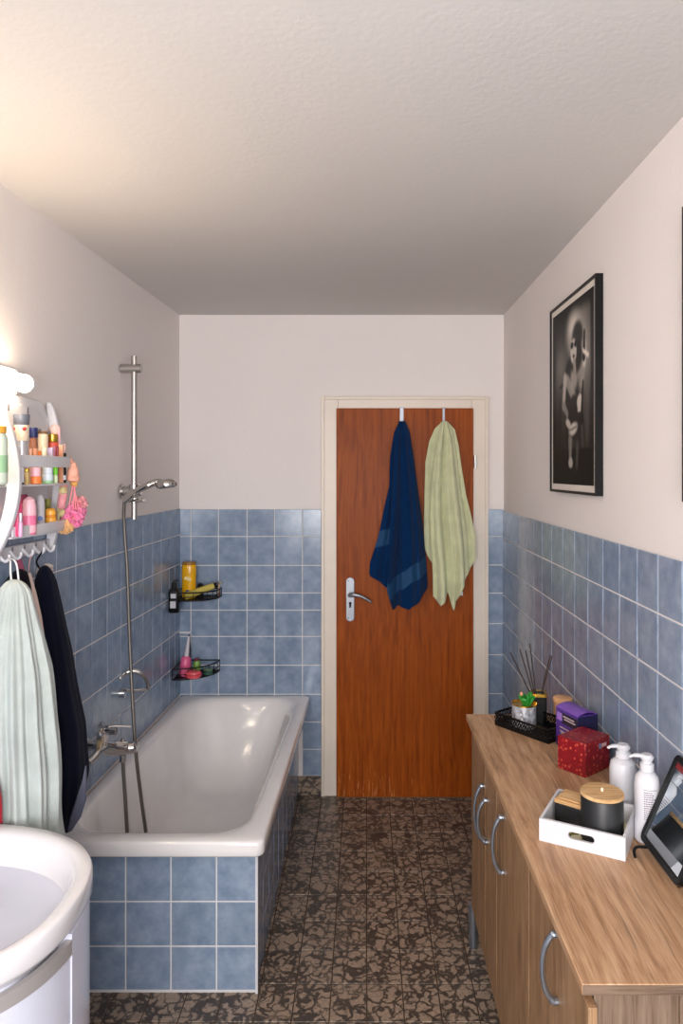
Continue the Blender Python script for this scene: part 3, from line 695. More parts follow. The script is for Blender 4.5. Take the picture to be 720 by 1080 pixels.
# ---------------------------------------------------------------- washbasin and its cabinet
bc = (wall_x(1.495)+.0105, 1.495)
def dshape(s, z, cx=.23, y_off=0, n=48):
    out = []
    for k in range(n+1):
        a = -math.pi/2 + math.pi*k/n; c, s_ = math.cos(a), math.sin(a)
        x = .482*abs(c)**(2/2.5); y = .317*(1 if s_ >= 0 else -1)*abs(s_)**(2/2.5)
        out.append((x, y))
    m = 12
    for k in range(1, m): out.append((0, .317 - .634*k/m))
    return [(bc[0] + cx + (x-cx)*s, bc[1] + y*s + y_off, z) for x, y in out]
t = thing('washbasin', (bc[0]+.2, bc[1], .80), 'white ceramic washbasin with a rounded front at the lower left', 'sink')
bm = BM()
rings(bm, [dshape(.30, .66), dshape(.62, .69), dshape(.82, .745), dshape(.93, .79), dshape(.985, .798), dshape(1.0, .806), dshape(1.0, .835), dshape(.995, .844), dshape(.982, .850), dshape(.90, .848), dshape(.86, .843), dshape(.835, .830),
           dshape(.80, .80), dshape(.70, .745), dshape(.52, .712), dshape(.25, .700), dshape(.1, .698)], cap0=True)
link('bowl', bm, M_basin, t, world=True, ang=80)
bm = BM(); cyl(bm, (bc[0]+.23, bc[1], .697), (bc[0]+.23, bc[1], .703), .024); link('drain', bm, M_chrome, t, world=True)
t = thing('vanity_cabinet', (bc[0]+.2, bc[1], 0), 'white gloss vanity cabinet with a grey grip band below the washbasin', 'cabinet')
def plan(scale_x, y0, y1, n=20, inset=0):
    """front curve points of the cabinet between y offsets"""
    return [( (.482*(1-abs(y/.317)**2.5)**(1/2.5) - inset), y) for y in [y0 + (y1-y0)*k/n for k in range(n+1)]]
zb, zt = .12, .783
bm = BM(); pl = [(.0, .27), (.0, -.27)] + [(x-.035, y) for x, y in plan(1, -.27, -.021, 12, 0)] + plan(1, -.02, .27, 30, .007)
pl = [(x, y) for x, y in pl]
prism(bm, pl, zb, zt, lambda u, v, h: (bc[0]+u, bc[1]+v, h)); 
link('carcass', bm, M_whitegl, t, world=True, ang=25)
bm = BM(); c1 = [(x-.010-.07*(-.022-y), y) for x, y in plan(1, -.25, -.022, 24, 0)]; c2 = [(x-.012, y) for x, y in c1][::-1]
prism(bm, c1+c2, zb+.01, .741, lambda u, v, h: (bc[0]+u, bc[1]+v, h)); dr_ = link('door', bm, M_whitegl, t, world=True, ang=25)
bm = BM(); c1 = [(x-.006-.08*(-.022-y), y) for x, y in plan(1, -.25, -.022, 24, 0)]; c2 = [(x-.014, y) for x, y in c1][::-1]
prism(bm, c1+c2, .742, .772, lambda u, v, h: (bc[0]+u, bc[1]+v, h)); link('grip_band', bm, M_band, t, world=True, ang=25)
for y in (-.2, .2):
    for x in (.05, .30): bm = BM(); cyl(bm, (bc[0]+x, bc[1]+y, 0), (bc[0]+x, bc[1]+y, zb), .02); link('foot', bm, M_alu, t, world=True)

# ---------------------------------------------------------------- wall organiser on the left wall
ang = math.atan2(1, .0368)
O0 = (wall_x(2.0)+.0012, 2.0, 0)
W_ = .375
org = thing('wall_shelf', (O0[0], O0[1], 1.485), 'white plastic two-tier wall organiser with hooks beneath, packed with toiletries', 'shelf', rz=ang)
Zr = 1.485
def oloc(w_, p, z): return Vector((w_, -p, z-Zr))
def oworld(w_, p, z): return org.location + org.rotation_euler.to_matrix() @ oloc(w_, p, z)
def org_box(bm, w0, w1, p0, p1, z0, z1): box(bm, (w0, -p1, z0-Zr), (w1, -p0, z1-Zr))
bm = BM()
PT = .0075  # clear of the tiles
org_box(bm, .015, W_-.015, PT, PT+.008, 1.545, 1.84)
prism(bm, [(.0, 1.84), (W_, 1.84), (W_, 1.87), (W_-.06, 1.945), (W_-.09, 1.955), (.02, 1.955), (0, 1.945)], PT, PT+.012, lambda u, v, h: oloc(u, h, v))
link('back_panel', bm, M_white, org, bevel=.003)
bm = BM()
prism(bm, [(.05, 1.862), (.13, 1.862), (.13, 1.895), (.20, 1.895), (.20, 1.862), (.29, 1.862), (.29, 1.80), (.33, 1.80), (.33, 1.87), (.29, 1.9), (.24, 1.93), (.08, 1.93), (.05, 1.9)], PT+.0121, PT+.020, lambda u, v, h: oloc(u, h, v))
link('raised_moulding', bm, M_white, org, bevel=.002)
bm = BM()
org_box(bm, .0, W_, PT, PT+.014, 1.470, 1.509)
link('hook_rail', bm, M_white, org, bevel=.004)
def bow(z):  # outer protrusion profile of the side panels
    s = (z-1.470)/(1.955-1.470); return .022 + .085*math.sin(math.pi*min(1, max(0, s)))**.75
for w0 in (0, W_-.018):
    q_ = 1 if w0 == 0 else .5
    outer = [(.022+(bow(1.470+.485*k/24)-.022)*q_, 1.470+.485*k/24) for k in range(25)]
    inner = [(max(PT+.001, o_-.036), z_) for o_, z_ in outer]
    bm = BM(); prism(bm, outer+inner[::-1], w0, w0+.018, lambda u, v, h: oloc(h, u, v))
    link('side_panel', bm, M_white, org, bevel=.003, ang=30)
def tray_poly(off, n=16): return [(.019 + (W_-.038)*k/n, bow(1.65) - .012 + .018*math.sin(math.pi*k/n) - off) for k in range(n+1)]
for zf, zr0, zr1, nm in ((1.692, 1.742, 1.776, 'shelf_tray'), (1.545, 1.545, 1.574, 'shelf_tray')):
    k0 = 0 if zf > 1.6 else .012
    pl = [(a, b-k0) for a, b in tray_poly(.003)] + [(W_-.019, PT+.0085), (.019, PT+.0085)]
    bm = BM(); prism(bm, pl, zf-.006, zf, lambda u, v, h: oloc(u, v, h)); st = link(nm, bm, M_white, org, bevel=.0015, ang=30)
    bm = BM(); fr = [(a, b-k0) for a, b in tray_poly(0)]; bk = [(a, b-k0) for a, b in tray_poly(.004)][::-1]
    prism(bm, fr+bk, zr0, zr1, lambda u, v, h: oloc(u, v, h)); link('guard_rail', bm, M_white, org, bevel=.001, ang=30)
hooks_w = [.045, .11, .18, .25, .315]
for hw in hooks_w:
    bm = BM(); tube(bm, spline([oloc(hw, PT+.012, 1.497), oloc(hw, .03, 1.484), oloc(hw, .042, 1.474), oloc(hw, .052, 1.480), oloc(hw, .055, 1.494)], 5), .0045, 8)
    link('hook', bm, M_white, org)
M_slot = P('slot_grey', 120, 116, 122)
for hw in hooks_w: bm = BM(); q = oloc(hw+.012, PT+.0145, 1.500); box(bm, (q.x-.004, q.y-.0008, q.z-.006), (q.x+.004, q.y+.0008, q.z+.006)); link('screw_slot', bm, M_slot, org)
for hw in (.09, .20): bm = BM(); q = oloc(hw, PT+.0205, 1.915); box(bm, (q.x-.004, q.y-.0008, q.z-.010), (q.x+.004, q.y+.0008, q.z+.010)); link('screw_slot', bm, M_slot, org)

# toiletries: (x0, x1, ytop, p)
def on_shelf(x0, x1, ytop, shelf, pX):
    """place by where it stands on the shelf: pX = X position; returns loc, radius, height"""
    xc = (x0+x1)/2; d = -pX*F/(VX-xc); zf = 1.6925 if shelf == 0 else 1.5455
    z = EYE-(ytop-VY)/F*d
    return (pX, d, zf), (x1-x0)/2*d/F, z-zf
def item(name, x0, x1, ytop, shelf, pX, m, label, cat, capfrac=.25, capm=None, shape='bottle', mid=None, caprad=.8):
    loc, r, h = on_shelf(x0, x1, ytop, shelf, pX)
    t = thing(name, loc, label, cat)
    hb = h*(1-capfrac)
    if shape == 'bottle': prof = [(r*.9, 0), (r, .002), (r, hb*.85), (r*.8, hb*.96), (r*caprad*.8, hb)]
    elif shape == 'jar': prof = [(r*.85, 0), (r, .002), (r, hb*.92), (r*.95, hb)]
    elif shape == 'dome': prof = [(r*.9, 0), (r, .003), (r*1.0, hb*.5), (r*.98, hb)]
    else: prof = [(r, 0), (r, hb)]
    bm = BM()
    if shape == 'box': box(bm, (-r, -r*.6, 0), (r, r*.6, hb))
    else: lathe(bm, prof, n=20)
    link('body', bm, m, t, bevel=.001 if shape == 'box' else 0)
    if mid:
        z0, z1, mm = mid; bm = BM()
        if shape == 'box': box(bm, (-r*.9, -r*.62, h*z0), (r*.9, -r*.605, h*z1))
        else: lathe(bm, [(r*1.01, h*z0), (r*1.03, h*z0+.0005), (r*1.03, h*z1-.0005), (r*1.01, h*z1)], n=20)
        link('label', bm, mm, t)
    if capfrac > 0:
        bm = BM(); rc = r*caprad
        if shape == 'dome': lathe(bm, [(r*.985, hb+.0005), (r, hb+.003), (r*.96, hb+(h-hb)*.5), (r*.75, hb+(h-hb)*.85), (r*.3, h)], n=20)
        elif shape == 'box': box(bm, (-r*.9, -r*.5, hb+.0003), (r*.9, r*.5, h))
        else: lathe(bm, [(rc*.96, hb+.0005), (rc, hb+.002), (rc, h-.002), (rc*.9, h)], n=20)
        link('cap', bm, capm or M_white, t)
    return t
M_cr = P('cream_plastic', 236, 216, 188); M_silver = mat('silver_plastic', srgb(206, 204, 208), .25, .5); M_grey = P('slate_cap', 104, 108, 120)
M_pk = P('pink_plastic', 232, 130, 156); M_pk2 = P('light_pink', 240, 186, 196); M_hp = P('magenta_plastic', 224, 72, 122)
M_or = P('orange_plastic', 232, 128, 62); M_redor = P('coral_plastic', 226, 92, 72); M_navy = P('navy_plastic', 34, 44, 96)
M_brn = P('brown_glass', 150, 96, 70); M_lime = P('lime_plastic', 112, 206, 46); M_peach = P('peach_plastic', 240, 182, 150)
M_gj = P('green_jar', 150, 196, 150); M_lil = P('lilac_plastic', 214, 196, 226); M_mv = P('mauve_plastic', 184, 108, 130); M_olv = P('olive_bottle', 138, 140, 60)
M_yl = P('amber_pot', 236, 168, 60)
# tall grooming tool at the near end
loc, r, h = on_shelf(14.5, 31, 437, 0, -.992)
t = thing('electric_trimmer', loc, 'tall silver and cream device with slate cap and red buttons at the near end', 'trimmer')
bm = BM(); lathe(bm, [(r*.66, 0), (r*.68, .003), (r*.68, h*.62)], n=22); link('silver_body', bm, M_silver, t)
bm = BM(); lathe(bm, [(r*.82, h*.6205), (r*.86, h*.63), (r*.92, h*.83), (r*.9, h*.845)], n=22); link('collar', bm, M_cr, t)
bm = BM(); lathe(bm, [(r*.84, h*.846), (r*.92, h*.86), (r*1.0, h*.97), (r*.97, h*1.0), (r*.7, h*1.002)], n=22); link('cap', bm, M_grey, t)
for s in (-1, 1):
    bm = BM(); ball(bm, (s*r*.62, -r*.62, h*.79), .006); link('button', bm, P('button_red', 200, 50, 50), t)
item('perfume_bottle', 31, 39.5, 451, 0, -1.005, M_brn, 'brown bottle with a rounded navy cap on the top tier', 'bottle', .18, M_navy, caprad=1.0)
item('cream_jar', 40, 50.5, 455, 0, -1.022, M_cr, 'tall cream bottle with a thin brown lid on the top tier', 'bottle', .05, P('brown_lid', 130, 96, 66), 'jar', mid=(.45, .62, M_or), caprad=1.02)
item('gold_lid_bottle', 50, 61, 458, 0, -1.012, M_redor, 'coral red bottle with a wide gold lid on the top tier', 'bottle', .17, M_gold, 'jar', caprad=.98)
item('lipstick', 30.5, 34, 473, 0, -.982, M_peach, 'thin peach lipstick tube beside the trimmer', 'lipstick', .3, M_peach)
item('lipstick', 34.8, 40, 473, 0, -.982, M_peach, 'wider copper-peach lipstick tube in the front row', 'lipstick', .3, P('copper', 222, 150, 110), caprad=.9)
item('cream_tube', 43.5, 49.5, 472, 0, -.985, P('pale_yellow', 240, 224, 170), 'pale yellow slim tube in the front row of the top tier', 'tube', .3, P('ivory', 244, 232, 200), caprad=.95)
item('small_box', 50, 55.8, 472, 0, -.985, M_lil, 'lilac and white slim box in the front row of the top tier', 'box', 0, None, 'box', mid=(.2, .8, M_white))
item('nail_polish', 56.2, 59, 470, 0, -.985, M_mv, 'mauve slim bottle right of the lilac box', 'bottle', .4, M_mv)
item('nail_polish', 59.2, 62, 471, 0, -.985, P('wine_plastic', 170, 84, 90), 'wine red slim bottle right of the mauve one', 'bottle', .3, P('wine_cap', 150, 60, 70))
item('powder_box', 62, 66.5, 469, 0, -.984, M_peach, 'flat peach box standing near the far end of the top tier', 'box', 0, None, 'box', mid=(.1, .9, P('apricot', 236, 170, 130)))
item('mascara', 65.3, 69.8, 478, 0, -.978, M_black, 'black mascara vial with white stripe at the far end', 'mascara', .45, M_black, mid=(.1, .25, M_white), caprad=.95)
loc, r, h = on_shelf(66, 69, 469, 0, -.995)
t = thing('makeup_brush', loc, 'pink handled brush standing behind the black mascara vial', 'brush')
bm = BM(); tube(bm, [(0, 0, 0), (0, 0, h*.8)], .004, 8); link('handle', bm, M_pk2, t)
bm = BM(); lathe(bm, [(.004, h*.8), (.008, h*.9), (.006, h), (.002, h*1.03)], n=12); link('bristles', bm, P('bristle_pink', 240, 200, 190), t)
loc, r, h = on_shelf(50, 56, 456, 0, -1.030)
t = thing('powder_puff', (loc[0], loc[1]+.0, loc[2]), 'pale pink powder puff on a stand behind the gold-lidded bottle', 'puff')
bm = BM(); cyl(bm, (0, 0, 0), (0, 0, h-.01), .004, 12); link('stand', bm, M_white, t)
bm = BM(); ball(bm, (.016, 0, h+.008), .018, .018, .019); link('puff', bm, mat('puff_pink', srgb(242, 210, 202), 1, bump=.8, bscale=300), t)
item('white_tube', 60.5, 64, 452, 0, -1.000, M_white, 'white slim tube at the back of the top tier, far end', 'tube', .3, M_pk2)
# front row seen under the guard rail
item('small_bottle', 20, 25, 493.5, 0, -.968, M_white, 'tiny white bottle with black base under the guard rail', 'bottle', .2, M_white, 'jar', mid=(.0, .12, M_black), caprad=.9)
item('gold_vial', 26, 31, 494, 0, -.968, P('khaki_gold', 176, 150, 90), 'khaki gold vial under the top guard rail', 'vial', .2, M_gold, 'jar', caprad=.9)
item('face_cream', 32, 43.5, 493, 0, -.970, M_or, 'orange jar with rounded pink lid under the top guard rail', 'jar', .55, M_pk2, 'jar', caprad=.86)
item('face_cream', 45, 55.5, 493, 0, -.970, P('blue_white', 206, 222, 232), 'white-blue jar with green base under the top guard rail', 'jar', .4, P('pale_lid', 214, 226, 236), 'jar', mid=(.0, .2, M_gj), caprad=.95)
item('lime_bottle', 56, 61, 492, 0, -.965, P('pale_green', 206, 224, 186), 'small bottle with bright lime cap under the top guard rail', 'bottle', .5, M_lime, caprad=.98)
# lower tier
item('body_spray', 18, 30, 521.5, 1, -1.022, P('dark_pink', 196, 52, 96), 'dark pink bottle standing at the back of the lower tier', 'bottle', .12, P('plum', 150, 40, 80), 'jar')
item('body_wash', 14, 23.5, 525, 1, -.986, M_hp, 'bright magenta bottle at the near end of the lower tier', 'bottle', .1, M_hp)
item('deodorant', 23.5, 38, 524, 1, -.985, P('rose_plastic', 236, 120, 160), 'wide rose deodorant with pale pink domed cap, lower tier', 'deodorant', .5, M_pk2, 'dome', mid=(.05, .25, M_pk2))
t = item('deodorant', 37.8, 47, 522, 1, -1.0, M_white, 'white deodorant with a round blue badge and domed cap, lower tier', 'deodorant', .42, M_white, 'dome', mid=(.05, .12, P('label_brown', 110, 60, 60)))
loc, r, h = on_shelf(37.8, 47, 522, 1, -1.0)
bm = BM(); dv = (-Vector((loc[0], loc[1], 0))).normalized(); c0 = Vector((0, 0, h*.36)) + dv*r*1.0; cyl(bm, c0, c0+dv*.0012, r*.58, 20); link('blue_badge', bm, P('badge_blue', 40, 84, 170), t)
item('oil_bottle', 46.5, 54, 526, 1, -1.022, M_olv, 'olive green bottle behind the orange pots on the lower tier', 'bottle', .3, M_olv)
item('lotion_pot', 48, 59, 543.5, 1, -.984, M_yl, 'orange ribbed pot standing on the lower tier, under its twin', 'pot', .15, P('amber_lid', 226, 140, 40), 'jar', caprad=1.02)
loc, r, h = on_shelf(48, 59, 543.5, 1, -.984)
t = thing('lotion_pot', (loc[0], loc[1], loc[2]+h+.0004), 'orange pot stacked on top of another orange pot, lower tier', 'pot')
bm = BM(); lathe(bm, [(r*.9, 0), (r*.98, .002), (r*.95, .014)], n=20); link('body', bm, M_yl, t)
bm = BM(); lathe(bm, [(r*.9, .0145), (r*.92, .016), (r*.6, .021), (r*.2, .0225)], n=20); link('cap', bm, M_yl, t)
item('pink_vial', 19.5, 24, 541, 1, -.972, P('pale_violet', 216, 170, 200), 'tiny pale violet vial at the front of the lower tier', 'vial', .35, M_silver)
item('white_stick', 59.5, 63, 534, 1, -1.0, P('sand', 222, 212, 176), 'sand coloured stick at the far end of the lower tier', 'stick', .3, P('sand_cap', 210, 196, 150))

# net sponge hanging at the far end
def crumple(bm, c, rx, ry, rz, amp, fr, seed, n=44, mi=0):
    c = Vector(c); st = len(bm.verts)
    ball(bm, c, rx, ry, rz, mi, n)
    bm.verts.ensure_lookup_table()
    for v in list(bm.verts)[st:]:
        q = v.co - c; dn = q.normalized()
        k = 1 + amp*(noise.turbulence(dn*fr + Vector((seed, 0, 0)), 3, False)-.3) + amp*.5*math.sin(14*dn.x+9*dn.z+seed)
        v.co = c + q*k
def ruffle(bm, c, R_, n, seed, mi=0):
    """net puff: many wavy discs through a centre"""
    rnd = random.Random(seed)
    for k in range(n):
        ax_ = Vector((rnd.uniform(-1, 1), rnd.uniform(-1, 1), rnd.uniform(-1, 1))).normalized(); a, b = frame_of(ax_)
        rr = R_*rnd.uniform(.75, 1); ph = rnd.uniform(0, 6); m = 36; outer = []; mid_ = []
        for i in range(m):
            t_ = 2*math.pi*i/m; dr = a*math.cos(t_)+b*math.sin(t_)
            outer.append(Vector(c) + dr*rr + ax_*rr*.30*math.sin(7*t_+ph)); mid_.append(Vector(c) + dr*rr*.55 + ax_*rr*.12*math.sin(7*t_+ph))
        cc = bm.verts.new(c); mo = [bm.verts.new(p) for p in outer]; mm_ = [bm.verts.new(p) for p in mid_]
        for i in range(m):
            j = (i+1) % m; face(bm, (mo[i], mo[j], mm_[j], mm_[i]), mi); face(bm, (mm_[i], mm_[j], cc), mi)
dn_ = 2.37
t = thing('bath_puff', tuple(px(77, 520, dn_)), 'pink mesh bath puff hanging from the far end of the organiser', 'bath sponge')
def netmat(name, c): return mat(name, c, .7, bump=.7, bscale=260, var=.2, vscale=60, sheen=.2)
M_net1 = netmat('pink_net', srgb(238, 130, 172)); M_net2 = netmat('rose_net', srgb(236, 158, 164)); M_net3 = netmat('peach_net', srgb(244, 186, 128))
bm = BM(); ruffle(bm, px(77, 546, dn_), .040, 9, 3); ruffle(bm, px(80, 540, dn_+.01), .034, 5, 5); link('pink_net', bm, M_net1, t, world=True, solid=.0008)
bm = BM(); ruffle(bm, px(84, 531, dn_+.02), .028, 6, 9); ruffle(bm, px(73, 550, dn_-.01), .026, 4, 12); link('rose_net', bm, M_net2, t, world=True, solid=.0008)
bm = BM(); crumple(bm, px(69.5, 555, dn_-.02), .028, .026, .026, .25, 3, 2); link('peach_core', bm, M_net3, t, world=True)
bm = BM()
for x0_, x1_ in ((77, 72), (78, 80), (79, 77), (77.5, 83)): tube(bm, [px(x0_, 511, dn_), px((x0_+x1_)/2, 524, dn_-.01), px(x1_, 538, dn_-.01)], .0022, 6)
link('cord', bm, P('cord_pink', 240, 140, 150), t, world=True)
bm = BM(); crumple(bm, px(78.5, 510, dn_), .012, .012, .010, .3, 4, 6, n=20); link('knot', bm, P('knot_gold', 226, 170, 90), t, world=True)
t = thing('bath_sponge', tuple(px(76, 500, dn_)), 'peach and lilac cloth sponge hooked on the organiser rail above the pink puff', 'bath sponge')
bm = BM(); tube(bm, spline([px(73.5, 483, 2.36), px(75.5, 489, dn_), px(77, 496, dn_), px(77, 503, dn_), px(76.5, 508, dn_)], 4), [.006]*4+[.014]*4+[.018]*4+[.022]*4+[.012], 14); link('peach_pad', bm, mat('peach_cloth', srgb(240, 176, 152), .9, bump=.6, bscale=200, var=.15, vscale=40), t, world=True)
bm = BM(); crumple(bm, px(79, 503, dn_+.01), .016, .014, .014, .35, 4, 8, n=24); link('lilac_cloth', bm, P('lilac_cloth', 196, 166, 190, .9), t, world=True)
t = thing('loofah_strip', tuple(px(66, 530, 2.35)), 'pink and straw coloured loofah strip hanging between the organiser and the puff', 'loofah')
bm = BM(); tube(bm, spline([px(67, 512, 2.36), px(66.5, 520, 2.355), px(65, 530, 2.35), px(64, 537, 2.345)], 4), [.012]*4+[.014]*4+[.013]*4+[.010], 12); link('strip', bm, M_net2, t, world=True)
bm = BM(); crumple(bm, px(66.5, 517, 2.345), .013, .013, .014, .25, 4, 3, n=20); crumple(bm, px(64.5, 541, 2.345), .013, .012, .014, .25, 4, 4, n=20); link('straw_end', bm, mat('straw', srgb(222, 206, 150), .9, bump=.6, bscale=200), t, world=True)

# mirror cabinet shelf edge + green bottle at the far left
t = thing('glass_shelf', (-1.02, 1.80, 1.69), 'narrow clear glass shelf at the left edge, beside the organiser', 'shelf')
bm = BM(); box(bm, (wall_x(1.8)+.012, 1.50, 1.690), (-.955, 1.915, 1.696)); link('glass_plate', bm, mat('shelf_glass', srgb(220, 236, 230), .05, trans=.9), t, world=True, bevel=.001)
bm = BM(); cyl(bm, (wall_x(1.8)+.002, 1.90, 1.684), (wall_x(1.8)+.03, 1.90, 1.684), .005); cyl(bm, (wall_x(1.55)+.002, 1.55, 1.684), (wall_x(1.55)+.03, 1.55, 1.684), .005); link('bracket', bm, M_chrome, t, world=True)
bottle('green_tonic', (-.965, 1.875, 1.6965), [(.026,0),(.030,.004),(.030,.12),(.024,.132)], P('mint_bottle', 206, 218, 202, .3), 'mint green bottle with orange lid at the left edge on the glass shelf', cap=[(.025,.1325),(.027,.134),(.027,.150),(.024,.152)], capm=P('orange_lid', 236, 168, 60), bands=[('label', .03, .075, .0305, P('leaf_green', 158, 200, 156))])

# ---------------------------------------------------------------- strip lamp
lampd = (1.30, 2.15)
t = thing('strip_lamp', (-1.0, 1.75, 1.97), 'glowing warm white strip lamp on the left wall above the organiser', 'lamp')
def lw(d, off): return wall_x(d)+off
bm = BM(); a, b = lampd
rings(bm, [[(lw(a, .001), a, 1.955), (lw(b, .001), b, 1.955), (lw(b, .001), b, 2.035), (lw(a, .001), a, 2.035)], [(lw(a, .022), a, 1.955), (lw(b, .022), b, 1.955), (lw(b, .022), b, 2.035), (lw(a, .022), a, 2.035)]])
link('housing', bm, M_white, t, world=True, bevel=.004)
bm = BM(); tube(bm, [(lw(a, .05), a+.01, 1.99), (lw(b, .05), b-.01, 1.99)], .0255, 24)
link('diffuser', bm, mat('lamp_glow', (1, .85, .66, 1), .4, emit=((1.0, .80, .58, 1), 17)), t, world=True, bevel=.006)
bm = BM()
for d0, d1 in ((a-.01, a+.012), (b-.012, b+.004)): tube(bm, [(lw(d0, .05), d0, 1.99), (lw(d1, .05), d1, 1.99)], .0275, 24)
link('end_cap', bm, M_white, t, world=True)

# ---------------------------------------------------------------- robes and towels under the organiser
def bundle(bm, secs, k, amp, seed, n=96, m=70, hem=.0, band=None, mi0=0):
    """hanging cloth bundle: secs = (z, cx, cy, rx, ry) from top down; pleated closed skin"""
    secs = sorted(secs, key=lambda s: -s[0]); zt_, zb_ = secs[0][0], secs[-1][0]
    tabs = [[(-s[0], s[i]) for s in secs] for i in range(1, 5)]
    rs = []
    for j in range(m+1):
        s = j/m; z = zt_+(zb_-zt_)*s; ring = []
        cx, cy, rx, ry = [interp(tb, -z) for tb in tabs]
        for i in range(n):
            a = 2*math.pi*i/n
            w1 = math.sin(k*a + seed + 1.2*noise.noise(Vector((seed, s*1.5, a*.3))))
            w2 = math.sin((2*k+1)*a + seed*2.3)
            pl_ = 1 + amp*(.4+.6*sm(s*1.6))*(w1*.5 + w2*.32) + .10*noise.noise(Vector((math.cos(a)*1.5+seed, math.sin(a)*1.5, s*4)))
            hz_ = hem*math.sin(a*2+seed)*s**6
            ring.append((cx + rx*math.cos(a)*pl_, cy + ry*math.sin(a)*pl_, z + hz_))
        rs.append(ring)
    rings(bm, rs, mi0)
M_teal = towel_mat('pale_terry', srgb(186, 194, 190), .9); M_nrobe = towel_mat('midnight_terry', srgb(14, 17, 34)); M_blk = towel_mat('black_cloth', srgb(16, 14, 22))
def P3(x, y, d): return px(x, y, d)
def S(x0, x1, y, d, ry):  # section from picture extents at depth d
    a, b = px(x0, y, d), px(x1, y, d); return (a.z, (a.x+b.x)/2, d, (b.x-a.x)/2, ry)
bm = BM(); bundle(bm, [S(10, 17, 611, 1.93, .01), S(6, 24, 614, 1.93, .025), S(0, 31, 624, 1.93, .04), S(-6, 36, 645, 1.93, .055), S(-14, 43, 672, 1.93, .07), S(-20, 49, 705, 1.93, .085), S(-22, 54, 770, 1.93, .095), S(-23, 60, 860, 1.93, .10), S(-23, 63, 905, 1.93, .10)], 11, .24, 1.7, n=160)
o = link('bath_robe', bm, M_teal, None, loc=(-.97, 1.93, 1.42), sub=1, ang=180); tag(o, 'pale grey-green terry robe hanging under the organiser beside the basin', 'robe')
bm = BM(); bundle(bm, [S(45, 49, 596, 2.23, .008), S(42, 52, 599, 2.23, .018), S(38, 58, 612, 2.23, .03), S(41, 66, 650, 2.23, .05), S(44, 74, 688, 2.23, .06), S(44, 80, 725, 2.24, .065), S(48, 88, 765, 2.24, .07), S(50, 91, 815, 2.24, .07), S(56, 84, 858, 2.24, .06), S(62, 76, 876, 2.24, .035)], 6, .13, 4.2)
o = link('bath_robe', bm, M_nrobe, None, loc=(-.93, 2.23, 1.43), sub=1, ang=180); tag(o, 'long midnight navy robe hanging at the far end of the organiser hooks', 'robe')
rob2 = o
bm = BM(); bundle(bm, [S(90, 91, 808, 2.15, .004), S(86, 91.5, 825, 2.148, .010), S(80, 90.5, 843, 2.145, .012), S(74, 85, 862, 2.145, .012), S(71, 76, 876, 2.145, .006)], 3, .12, 2.0, n=40, m=24)
l2 = link('grey_lining', bm, mat('grey_lining', srgb(92, 94, 112), .9, bump=.6, bscale=300), rob2, ang=180); l2.data.transform(Matrix.Translation(-Vector(rob2.location)))
bm = BM(); bundle(bm, [S(19, 24, 600, 2.10, .01), S(12, 29, 604, 2.10, .02), S(2, 32, 618, 2.10, .035), S(-8, 36, 642, 2.10, .045), S(-10, 40, 680, 2.10, .045), S(-10, 45, 760, 2.10, .045), S(-8, 60, 850, 2.10, .045)], 5, .10, 3.1)
o = link('dark_garment', bm, M_blk, None, loc=(-1.0, 2.10, 1.43), sub=1, ang=180); tag(o, 'black garment hanging behind the pale robe under the organiser', 'garment')
bm = BM(); bundle(bm, [S(28.5, 32, 604, 2.158, .006), S(30.5, 38, 625, 2.158, .008), S(34, 43.5, 650, 2.158, .010), S(38, 48, 682, 2.158, .010), S(42, 52, 720, 2.165, .010), S(44, 53, 780, 2.165, .010)], 3, .15, 5.0, n=36)
o = link('blush_top', bm, mat('blush_cloth', srgb(228, 204, 192), .8, bump=.4, bscale=300), None, loc=(-1.0, 2.165, 1.43), ang=180); tag(o, 'blush pink thin garment hanging between the black garment and navy robe', 'garment')
bm = BM(); crumple(bm, px(42.5, 603, 2.285), .014, .010, .016, .35, 3, 1, n=24); crumple(bm, px(50.5, 600, 2.30), .017, .010, .016, .35, 3, 4, n=24)
o = link('scrunchie', bm, mat('beige_scrunchie', srgb(214, 200, 190), .9, bump=.5), None, loc=tuple(px(46, 601, 2.29))); tag(o, 'beige fabric hair scrunchie on the last hook above the navy robe', 'scrunchie')
# hanging loops
def loop(nm, pts, r, m_, lb, cat):
    bm = BM(); tube(bm, spline(pts, 5), r, 8); o = link(nm, bm, m_, None, loc=tuple(pts[0])); tag(o, lb, cat); return o
bm = BM(); tube(bm, spline([oworld(.045,   .05, 1.484), px(11, 592, 1.98), px(11, 600, 1.96), px(12, 615, 1.94)], 4), .0025, 8); tube(bm, spline([oworld(.045, .052, 1.484), px(15, 591, 1.98), px(18, 598, 1.96), px(20, 616, 1.94)], 4), .0025, 8)
l_ = link('hanging_loop', bm, P('white_loop', 226, 226, 230), C.objects['bath_robe']); l_.data.transform(Matrix.Translation(-Vector(C.objects['bath_robe'].location)))
bm = BM(); q0, q1 = oworld(.11, .045, 1.478), px(23, 602, 2.10); rings(bm, [[q0+Vector((-.008, 0, 0)), q0+Vector((.008, 0, 0)), q0+Vector((.008, .002, 0)), q0+Vector((-.008, .002, 0))], [q1+Vector((-.009, 0, 0)), q1+Vector((.009, 0, 0)), q1+Vector((.009, .002, 0)), q1+Vector((-.009, .002, 0))]])
l_ = link('hanging_loop', bm, P('plum_loop', 120, 50, 72, .8), C.objects['dark_garment']); l_.data.transform(Matrix.Translation(-Vector(C.objects['dark_garment'].location)))
bm = BM(); tube(bm, spline([oworld(.25, .05, 1.482), px(38.5, 592, 2.235), px(42, 600, 2.235)], 4), .003, 8)
l_ = link('hanging_loop', bm, M_blk, rob2); l_.data.transform(Matrix.Translation(-Vector(rob2.location)))
bm = BM(); tube(bm, spline([oworld(.18, .05, 1.482), px(31, 594, 2.17), px(30, 606, 2.168)], 4), .0015, 8)
